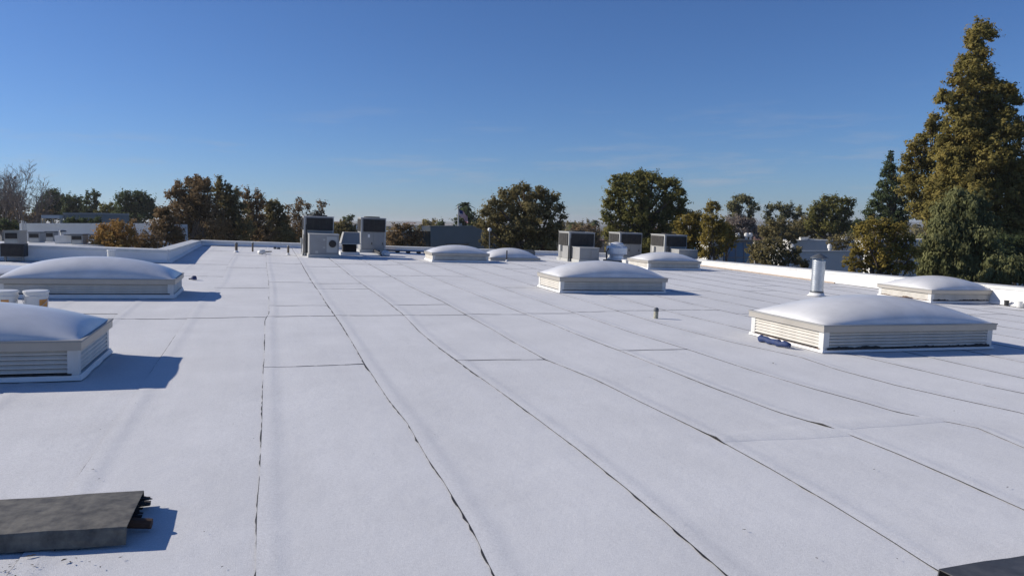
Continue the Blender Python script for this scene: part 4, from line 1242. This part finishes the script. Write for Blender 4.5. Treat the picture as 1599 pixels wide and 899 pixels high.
tree('oak_tree', 'rounded dark oak with bushy top right of the evergreen row', 212, 112, [(186, 312, 6), (197, 306, 9), (201, 316, 9), (219, 306, 11, 9), (214, 316, 10), (233, 316, 8), (226, 322, 12), (205, 330, 16), (228, 336, 16), (190, 334, 12), (240, 328, 8)], LM['dark'], trunk_r=.35, group=GRP)
tree('shrub', 'orange brown shrub behind the left white parapet', 180, 37, [(165, 360, 13), (182, 352, 10), (195, 362, 14), (172, 374, 15), (200, 376, 14), (150, 377, 11), (186, 380, 14), (160, 384, 12)], LM['rust'], trunk_r=.09, leaf_px=2.2, cat='shrub', group=GRP, skip=.75)
tree('shrub', 'thin brown shrub between the orange shrub and brown trees', 225, 38, [(216, 378, 12), (232, 372, 13), (243, 380, 12), (222, 386, 10), (250, 368, 8), (205, 350, 4), (208, 345, 4)], LM['brown'], trunk_r=.07, leaf_px=2.0, cat='shrub', group=GRP, skip=.5)
tree('brown_tree', 'small brown tree at the left foot of the big brown tree', 250, 40, [(252, 335, 9), (262, 345, 13), (247, 355, 13), (268, 362, 14), (258, 328, 7), (276, 372, 14)], LM['brown'], trunk_r=.16, group=GRP)
tree('brown_tree', 'tallest brown leafed tree in the clump left of the air conditioners', 310, 55,
     [(262, 306, 5, 5), (270, 300, 7, 6), (277, 289, 6, 8), (279, 296, 9, 8), (285, 310, 12), (294, 283, 6, 6), (300, 293, 13, 11), (308, 279, 6, 7), (309, 286, 10, 8), (322, 290, 9, 9), (326, 283, 4, 6), (312, 304, 17), (295, 320, 18), (280, 330, 16), (322, 325, 20), (300, 345, 20), (340, 345, 20), (285, 352, 16), (310, 368, 20), (342, 370, 20), (290, 376, 14)],
     LM['brown'], trunk_r=.25, stems=2, leaf_px=2.1, group=GRP, skip=.85)
tree('brown_tree', 'brown tree with pointed tops just right of the tallest brown one', 355, 57,
     [(343, 281, 4, 7), (342, 290, 7, 6), (338, 301, 10), (354, 302, 8), (358, 292, 5, 7), (368, 299, 5, 5), (365, 309, 8), (350, 318, 16), (368, 325, 15), (360, 345, 18), (375, 355, 18), (352, 368, 18), (378, 376, 14)],
     LM['olive'], trunk_r=.2, stems=2, leaf_px=2.1, group=GRP, skip=.8)
tree('brown_tree', 'thin brown tree with gaps near the right of the brown clump', 398, 60,
     [(375, 303, 4, 6), (387, 299, 4, 6), (386, 307, 7, 5), (402, 299, 4, 6), (402, 307, 7, 6), (395, 318, 8), (409, 306, 4), (407, 318, 8), (384, 323, 9), (400, 335, 14), (390, 350, 16), (410, 355, 14), (398, 372, 16), (420, 372, 14)],
     LM['brown'], trunk_r=.17, stems=2, leaf_px=2.0, group=GRP, skip=.7)
tree('brown_tree', 'rounded darker brown tree at the right end of the brown clump', 424, 62,
     [(420, 322, 8), (428, 318, 8), (435, 326, 8), (422, 335, 12), (438, 342, 12), (430, 355, 16), (415, 365, 14), (445, 365, 14), (432, 376, 14), (455, 374, 12)],
     LM['olive'], trunk_r=.16, stems=2, leaf_px=2.0, group=GRP, skip=.85)
tree('brown_tree', 'sparse brown tree behind the first air conditioner', 480, 66,
     [(468, 315, 7, 6), (464, 325, 8), (480, 322, 6), (502, 320, 7, 6), (500, 332, 7), (486, 340, 10), (450, 325, 5), (455, 340, 9), (470, 350, 14), (495, 352, 12), (460, 366, 13), (445, 345, 7), (480, 372, 12)],
     LM['brown'], trunk_r=.14, stems=3, leaf_px=1.9, group=GRP, skip=.55)
tree('shrub', 'olive bush between the first and second air conditioners', 534, 72, [(522, 356, 9), (536, 352, 9), (548, 356, 8), (528, 368, 13), (545, 370, 12), (518, 378, 12), (536, 384, 13)], LM['olive'], trunk_r=.1, cat='shrub', group=GRP)
tree('shrub', 'tiny dark tree top above the olive bush', 541, 190, [(538, 342, 3), (548, 340, 4.5), (544, 349, 6)], LM['dark'], cat='shrub', group=GRP)
tree('brown_tree', 'loose brown tree in front of the glazed wing by the second air conditioner', 634, 46, [(622, 357, 8), (636, 356, 8), (612, 368, 10), (650, 366, 9), (630, 372, 15), (616, 382, 11), (650, 383, 12)], LM['brown'], trunk_r=.1, leaf_px=2.0, group=GRP, skip=.75)
tree('shrub', 'yellowish far tree left of the grey green building', 668, 230, [(664, 350, 6), (674, 349, 6), (660, 356, 6), (683, 352, 4)], LM['gold'], cat='shrub', group=GRP)
tree('shrub', 'dark far tree top behind the grey green building', 688, 150, [(686, 349, 4), (690, 347, 3), (692, 351, 4)], LM['dark'], cat='shrub', group=GRP)

# centre
tree('bushy_tree', 'large bushy olive brown tree right of the grey green building', 828, 45,
     [(762, 332, 13), (775, 320, 12), (752, 350, 9), (788, 303, 11), (796, 315, 14), (805, 298, 10, 8), (818, 293, 11, 7), (822, 308, 15), (840, 300, 11, 9), (852, 312, 12), (866, 309, 7), (872, 325, 8), (880, 337, 6), (858, 330, 13), (835, 328, 16), (808, 335, 18), (780, 340, 16), (770, 357, 15), (800, 358, 18), (832, 352, 18), (860, 350, 13), (875, 352, 7), (785, 375, 16), (760, 374, 12), (812, 378, 17), (845, 372, 14), (868, 368, 9), (830, 388, 12), (858, 385, 10), (795, 388, 12)],
     LM['olive'], trunk_r=.26, stems=3, leaf_px=2.1, group=GRP, clump=.38, hollow=.35, skip=.9)
tree('shrub', 'dark leafy tree under the palm behind the flag', 726, 105, [(716, 345, 7), (727, 338, 8), (737, 342, 9), (722, 352, 9), (742, 352, 9), (748, 342, 4)], LM['dark'], cat='tree', group=GRP)
tree('shrub', 'brown bush on the skyline left of the tall round-topped tree', 915, 85, [(905, 362, 8), (920, 360, 9), (932, 366, 9), (912, 374, 10), (930, 380, 9), (898, 356, 5), (890, 370, 7)], LM['brown'], cat='shrub', group=GRP, skip=.7)
tree('shrub', 'low far trees between the centre tree and the round-topped tree', 905, 240, [(888, 350, 4), (897, 351, 4), (908, 351, 4), (918, 349, 4), (930, 349, 4), (925, 353, 5), (880, 352, 5)], LM['olive'], cat='tree', group=GRP)
tree('round_topped_tree', 'tall dense round-topped green tree behind the exhaust fan', 1005, 62,
     [(966, 283, 12, 9), (975, 276, 9, 7), (1004, 275, 14, 8), (1020, 277, 12, 8), (995, 285, 14), (960, 300, 13), (980, 300, 16), (1012, 298, 18), (1035, 288, 13, 10), (1050, 285, 11, 8), (1060, 298, 9), (1045, 308, 15), (1065, 316, 8), (1068, 332, 9), (952, 318, 11), (970, 325, 16), (1000, 325, 18), (1030, 328, 18), (1055, 332, 13), (946, 338, 9), (962, 346, 14), (990, 350, 18), (1020, 354, 18), (1048, 352, 13), (1078, 336, 7), (952, 362, 11), (985, 374, 16), (1012, 378, 15), (1040, 374, 12)],
     LM['green'], trunk_r=.3, stems=2, leaf_px=2.1, group=GRP, clump=.34)
tree('golden_tree', 'golden olive tree behind the rightmost air conditioner', 1072, 52,
     [(1062, 350, 11), (1078, 343, 12), (1090, 338, 8), (1088, 352, 13), (1068, 366, 14), (1092, 370, 14), (1058, 378, 10), (1080, 386, 13), (1095, 395, 9), (1060, 395, 9)], LM['gold'], trunk_r=.12, stems=2, group=GRP, skip=.8, hollow=.35)
tree('golden_tree', 'golden olive tree just right of the rightmost air conditioner', 1112, 50,
     [(1105, 341, 9), (1120, 345, 11), (1110, 356, 13), (1128, 358, 10), (1104, 374, 11), (1125, 374, 10), (1112, 390, 9), (1100, 396, 8), (1122, 396, 8)], LM['gold'], trunk_r=.11, stems=2, group=GRP, skip=.7, hollow=.35)
tree('shrub', 'grey brown nearly bare shrub in front of the first tall eucalyptus', 1152, 88, [(1140, 350, 11), (1155, 347, 11), (1170, 352, 11), (1145, 364, 12), (1165, 366, 12), (1182, 362, 9), (1130, 362, 10)], LM['grey'], trunk_r=.12, cat='shrub', group=GRP, skip=.45, asp=2.5)
tree('eucalyptus_tree', 'thin eucalyptus with one golden tuft above the golden trees', 1112, 104, [(1113, 320, 8, 6), (1107, 328, 6), (1120, 326, 5)], LM['gold'], trunk_r=.14, bark='bark_pale', group=GRP)
tree('eucalyptus_tree', 'airy eucalyptus with curved tufted top, taller of the right pair', 1155, 106, [(1142, 322, 7), (1150, 315, 8), (1160, 311, 8, 6), (1170, 314, 7), (1176, 323, 6), (1150, 327, 9), (1146, 338, 9), (1172, 333, 6), (1168, 344, 9), (1156, 346, 8), (1185.5, 326, 2.6)], LM['euc'], trunk_r=.16, bark='bark_pale', group=GRP)
tree('eucalyptus_tree', 'airy eucalyptus of separate tufts left of the round dark tree', 1222, 104, [(1203, 324, 6), (1199, 337, 6), (1203, 346, 7), (1216, 322, 5, 6), (1224, 326, 6), (1236, 325, 5), (1247, 327, 5), (1231, 334, 7), (1243, 338, 6), (1220, 338, 6), (1253, 336, 4), (1242, 347, 5)], LM['euc'], trunk_r=.15, bark='bark_pale', group=GRP)
tree('olive_tree', 'brownish olive tree below the tufted eucalyptus', 1222, 78, [(1198, 356, 9), (1210, 352, 10), (1226, 350, 9), (1240, 358, 10), (1216, 364, 12), (1200, 368, 9), (1236, 370, 10), (1190, 362, 7), (1252, 362, 7)], LM['olive'], trunk_r=.14, group=GRP, skip=.75)
tree('shrub', 'spreading olive shrub just beyond the right parapet, left of the flue', 1212, 40, [(1172, 388, 7), (1184, 383, 8), (1200, 379, 9), (1216, 384, 9), (1190, 394, 11), (1210, 396, 12), (1230, 393, 10), (1246, 392, 7), (1178, 404, 9), (1198, 408, 11), (1222, 408, 11), (1244, 406, 9), (1258, 412, 7)], LM['olive'], trunk_r=.08, stems=3, cat='shrub', group=GRP, leaf_px=2.1, skip=.8)
tree('round_tree', 'round dark green tree between the eucalyptus and the pointed conifer', 1298, 92,
     [(1276, 322, 8), (1288, 314, 9, 7), (1303, 313, 9, 7), (1318, 317, 8), (1329, 317, 6), (1268, 334, 9), (1285, 330, 13), (1305, 330, 14), (1322, 332, 9), (1275, 348, 11), (1295, 350, 13), (1315, 350, 11), (1262, 352, 7), (1285, 362, 10), (1308, 364, 10), (1326, 352, 6)],
     LM['green'], trunk_r=.3, group=GRP)
tree('shrub', 'low far bushes between the round tree and the conifer', 1340, 130, [(1334, 352, 6), (1342, 348, 6), (1348, 356, 8), (1330, 362, 8)], LM['dark'], cat='shrub', group=GRP)
tree('pointed_conifer', 'narrow pointed dark conifer left of the giant conifer', 1392, 72,
     [(1392, 239, 3, 5), (1391, 248, 5), (1388, 259, 7, 6), (1395, 264, 7, 6), (1383, 272, 8, 6), (1394, 278, 10, 7), (1403, 284, 7, 6), (1377, 288, 8, 6), (1390, 292, 12, 9), (1402, 298, 9, 7), (1372, 304, 9, 7), (1385, 310, 12, 9), (1400, 314, 12, 9), (1366, 318, 9, 6), (1412, 318, 7), (1356, 331, 8, 6), (1376, 326, 13, 9), (1394, 332, 14, 10), (1411, 336, 10), (1361, 342, 9), (1382, 346, 13), (1404, 350, 12)],
     LM['dark'], trunk_r=.2, group=GRP, clump=.36)
tree('yellow_shrub', 'yellow green leafy tree beyond the right parapet beside the flue', 1376, 33,
     [(1346, 358, 11), (1364, 353, 12), (1385, 353, 12), (1405, 356, 11), (1352, 374, 14), (1375, 374, 16), (1400, 376, 15), (1420, 372, 11), (1338, 390, 12), (1360, 394, 15), (1385, 396, 15), (1408, 397, 14), (1428, 394, 11), (1328, 408, 11), (1348, 414, 13), (1372, 416, 14), (1396, 418, 13), (1420, 416, 12), (1330, 422, 8)],
     LM['gold'], trunk_r=.12, stems=3, leaf_px=2.4, group=GRP, hollow=.3, skip=.62)

tree('hedge', 'dark clipped hedge in front of the grey terrace building', 128, 64, [(108, 346, 5), (116, 345, 5), (125, 346, 5), (134, 345, 5), (143, 346, 5), (152, 345, 6)], LM['dark'], cat='hedge', trunk_r=.06, limbs=False)
tree('shrub', 'dull green bush filling the gap below the round-topped tree', 1030, 58, [(1000, 384, 12), (1018, 388, 12), (1036, 384, 10), (984, 390, 11), (968, 386, 9)], LM['green'], trunk_r=.08, cat='shrub', group=GRP)
tree('golden_tree', 'loose olive gold tree between the golden pair and the bare grey shrub', 1136, 60, [(1126, 352, 8), (1138, 358, 9), (1130, 368, 10), (1146, 370, 9), (1138, 382, 9), (1128, 390, 8)], LM['gold'], trunk_r=.1, group=GRP, skip=.7, hollow=.35)
tree('olive_tree', 'olive tree standing behind the white roof units right of the blue building', 1258, 95, [(1252, 350, 8), (1262, 345, 8), (1258, 360, 10), (1272, 362, 9), (1246, 366, 8)], LM['olive'], trunk_r=.14, group=GRP)
tree('olive_tree', 'brownish tree in front of the white depot, left of the yellow leafy one', 1318, 60, [(1300, 378, 7), (1312, 374, 8), (1322, 380, 8), (1308, 388, 8), (1330, 372, 7)], LM['olive'], trunk_r=.08, group=GRP, skip=.45)
tree('shrub', 'dark evergreen mass in the shade right of the feathery conifer', 1590, 44, [(1570, 392, 16), (1590, 385, 18), (1604, 395, 16), (1580, 405, 16), (1562, 378, 14)], LM['dark'], trunk_r=.12, cat='tree', group=GRP)

# the giant conifer group at right
BIG = [(1530, 40, 19, 11), (1516, 52, 9, 7), (1545, 48, 9, 7), (1526, 60, 12, 8), (1512, 85, 12, 8), (1530, 80, 16, 10), (1520, 98, 16, 10), (1500, 96, 11, 7), (1538, 102, 12, 8), (1495, 118, 14, 8), (1522, 120, 20, 11), (1545, 116, 10, 8), (1556, 126, 12, 7), (1573, 134, 13, 8), (1474, 146, 13, 9), (1505, 142, 20, 11), (1535, 142, 22, 12), (1560, 150, 16, 9), (1498, 168, 22, 13), (1528, 168, 24, 13), (1556, 172, 18, 11), (1577, 172, 11, 8), (1510, 192, 26, 14), (1540, 196, 22, 13), (1570, 198, 20, 10), (1588, 206, 16, 9), (1494, 215, 24, 14), (1524, 220, 28, 15), (1552, 220, 20, 12), (1488, 240, 24, 14), (1516, 246, 28, 15), (1546, 246, 24, 14), (1566, 240, 12, 8), (1500, 270, 28, 16), (1532, 274, 28, 16), (1562, 270, 18, 14), (1580, 284, 18, 10), (1596, 262, 14, 12), (1486, 296, 26, 15), (1520, 302, 30, 17), (1554, 304, 26, 18), (1590, 312, 24, 16), (1500, 330, 28, 16), (1540, 335, 30, 20), (1578, 342, 26, 18), (1606, 330, 20, 18), (1560, 372, 28, 18), (1594, 380, 22, 18), (1530, 365, 26, 16), (1602, 290, 18, 16), (1610, 240, 14, 12)]
BIG += [(1476, 205, 12, 9), (1470, 228, 16, 12), (1478, 262, 20, 14), (1466, 285, 20, 14), (1470, 318, 24, 16), (1462, 345, 24, 16), (1580, 232, 16, 12), (1592, 190, 10, 8), (1585, 255, 20, 14), (1560, 195, 16, 12), (1600, 350, 20, 16), (1590, 152, 8, 6), (1580, 142, 8, 6)]
BIG = [(x, y_ + 9 * (1 - y_ / 380), r * .95, q * 1.35) for x, y_, r, q in BIG]
tree('giant_conifer', 'giant ragged conifer towering over the right parapet', 1530, 50, BIG, LM['conifer'], trunk_r=.34, leaf_px=2.3, dens=2.4, group=GRP, clump=.30, hollow=.2, asp=2.1, drop=.25, depth=1.0, limbs=False, stray=.15, sprig=.7, skip=.9)
tree('brown_tree', 'browner tree leaning against the left flank of the giant conifer', 1450, 56,
     [(1462, 182, 9, 7), (1470, 196, 12, 9), (1452, 194, 8, 7), (1476, 230, 14, 12), (1480, 262, 16, 12), (1475, 320, 18, 14), (1456, 206, 9, 8), (1442, 216, 11, 9), (1425, 226, 9, 8), (1438, 236, 14, 11), (1418, 244, 9, 9), (1430, 256, 16, 12), (1450, 254, 14, 12), (1412, 264, 9, 8), (1420, 276, 14, 11), (1444, 280, 18, 13), (1422, 298, 14, 11), (1448, 306, 20, 14), (1466, 290, 18, 14), (1430, 322, 14, 12), (1456, 332, 20, 14)],
     LM['conifer'], trunk_r=.2, leaf_px=2.2, group=GRP, clump=.4, hollow=.3, drop=.3, asp=1.6, skip=.9, sprig=.6)
tree('feathery_conifer', 'feathery grey green conifer in front of the giant one, drooping plumes', 1500, 36,
     [(1500, 308, 18, 14), (1516, 322, 22, 16), (1484, 326, 18, 15), (1504, 345, 30, 18), (1476, 352, 20, 16), (1532, 350, 24, 18), (1462, 376, 20, 16), (1492, 375, 28, 20), (1525, 378, 28, 20), (1450, 398, 17, 14), (1476, 404, 24, 18), (1508, 408, 28, 18), (1538, 404, 20, 16), (1450, 420, 18, 12), (1480, 428, 24, 14), (1512, 432, 24, 12)],
     LM['plume'], trunk_r=.16, leaf_px=2.2, dens=3.4, group=GRP, clump=.42, hollow=.3, asp=2.6, drop=.9, droop=np.array([0, 0, -1.3]))
tree('feathery_conifer', 'low feathery shrub at the foot of the giant conifer by the skylight', 1574, 33,
     [(1556, 418, 16, 12), (1578, 414, 18, 12), (1566, 430, 20, 12), (1590, 428, 12, 12), (1545, 430, 12, 10)],
     LM['plume'], trunk_r=.08, leaf_px=2.1, dens=3.2, group=GRP, clump=.45, hollow=.3, asp=2.4, drop=.9, droop=np.array([0, 0, -1.3]), cat='shrub')

# bare tree, far left: recursive branches
def bare_tree(label, px, dist, top_py, seed, half_px=33):
    rs = random.Random(seed)
    k = dist / F
    root = thing('bare_tree', label, 'tree', Matrix.Translation((wx(px, dist), dist, 0)), GRP)
    H = wz(top_py, dist)
    tb, bb = MB(), MB()
    tb.tube([(0, 0, -.2), (.1, 0, H * .25), (.05, 0, H * .45)], [.32, .25, .2], 9)
    def grow(p, d, L, r, lev):
        n = 3
        pts = [p]; q = p; dd = d
        for i in range(n):
            dd = (dd + Vector((rs.gauss(0, .10), rs.gauss(0, .10), .05))).normalized()
            q = q + dd * (L / n); pts.append(q)
        bb.tube(pts, [r, r * .85, r * .7, r * .5], 5 if lev < 2 else 3)
        if lev >= 5: return
        for i in range(3 if lev < 4 else 4):
            a = pts[rs.choice((1, 2, 3))] if i else pts[3]
            s = .35 + .1 * lev
            nd = (dd + Vector((rs.gauss(0, s), rs.gauss(0, s), rs.uniform(0, .30)))).normalized()
            grow(a, nd, L * rs.uniform(.6, .78), max(r * .55, .022), lev + 1)
    for i in range(5):
        a = i * 1.256 + rs.uniform(-.3, .3)
        grow(Vector((.05, 0, H * (.28 + .035 * i))), Vector((math.cos(a) * .42, math.sin(a) * .42, 1)).normalized(), H * .245, .12, 0)
    tb.build('trunk', M['bark_pale'], root); bb.build('branch', M['twig'], root)
bare_tree('bare pale-trunked leafless tree at the far left', 40, 108, 274, 4)
bare_tree('second bare leafless tree cut by the left edge', 3, 112, 278, 9)

# palms
def palm(label, px, dist, top_py, fr=1.9, n=26, seed=1):
    rs = random.Random(seed)
    root = thing('palm_tree', label, 'palm', Matrix.Translation((wx(px, dist), dist, 0)), 'palms on the skyline')
    zt = wz(top_py, dist)
    MB().tube([(0, 0, 0), (.08, 0, zt * .5), (0, 0, zt)], [.28, .2, .2], 8).build('trunk', M['bark'], root)
    b = MB()
    for i in range(n):
        a = rs.uniform(0, 6.28); e = rs.uniform(-.7, 1.3); L = fr * rs.uniform(.75, 1.1)
        prev = None; pts = []
        for s in np.linspace(0, 1, 6):
            x = L * s * math.cos(e) ; z = L * s * math.sin(e) - L * .55 * s * s
            pts.append(Vector((x * math.cos(a), x * math.sin(a), zt + z)))
        side = Vector((-math.sin(a), math.cos(a), 0))
        wd = [.05, .30, .38, .34, .2, .02]
        V = []
        for p, w in zip(pts, wd): V += [p + side * w + Vector((0, 0, -.1 * w)), p + Vector((0, 0, .06)), p - side * w + Vector((0, 0, -.1 * w))]
        b.add(V, [(3 * j + c, 3 * j + 3 + c, 3 * j + 4 + c, 3 * j + 1 + c) for j in range(5) for c in (0, 1)])
    b.build('crown', LM['dark'], root)
palm('fan palm rising above the dark tree beside the flag', 726, 112, 322, 1.5, 40, 3)
palm('small far palm right of the bushy centre tree', 893, 170, 351, 1.3, 24, 5)
palm('small far palm left of the tall round-topped tree', 929, 190, 347, 1.6, 24, 8)

# scattered far trees that read as one mass along the horizon
rs = random.Random(21)
Cs, Ns, Ss = [], [], []
for i in range(520):
    d = 150 * (10 ** rs.uniform(0, .85))
    x = rs.uniform(-.95, .95) * d
    hgt = rs.uniform(4.0, 7.6) + (rs.random() < .06) * 2.0
    if 535 < PCX + F * x / d < 665: hgt = min(hgt, 6.8)
    w = hgt * rs.uniform(.45, .9)
    nl = 110
    q = unit(nl) * (RNG.random(nl) ** .35)[:, None] * np.array([w * .6, w * .6, hgt * .42])
    Cs.append(np.array([x, d, hgt * .58]) + q); Ns.append(unit(nl) + q / w + np.array([0, 0, .3])); Ss.append(np.full(nl, w * .10) * RNG.uniform(.6, 1.3, nl))
tag(link('treeline', leaf_mesh('treeline', np.concatenate(Cs), np.concatenate(Ns), np.concatenate(Ss), 1.2, LM['olive'])), kind='stuff')
print('leaves', LEAF_N[0])

# ------------------------------------------------------------------ the air: thin haze
hz = bpy.data.materials.new('pale_haze'); hz.use_nodes = True
hn, hl = hz.node_tree.nodes, hz.node_tree.links
hn.clear()
ho = hn.new('ShaderNodeOutputMaterial'); hv = hn.new('ShaderNodeVolumePrincipled')
hv.inputs['Color'].default_value = (0.92, 0.94, 0.97, 1)
hv.inputs['Density'].default_value = 0.0002
hv.inputs['Anisotropy'].default_value = 0.3
hl.new(hv.outputs[0], ho.inputs['Volume'])
tag(MB().box(-6100, 6100, -6100, 6100, -3.0, 32.0).build('haze', hz), kind='stuff')
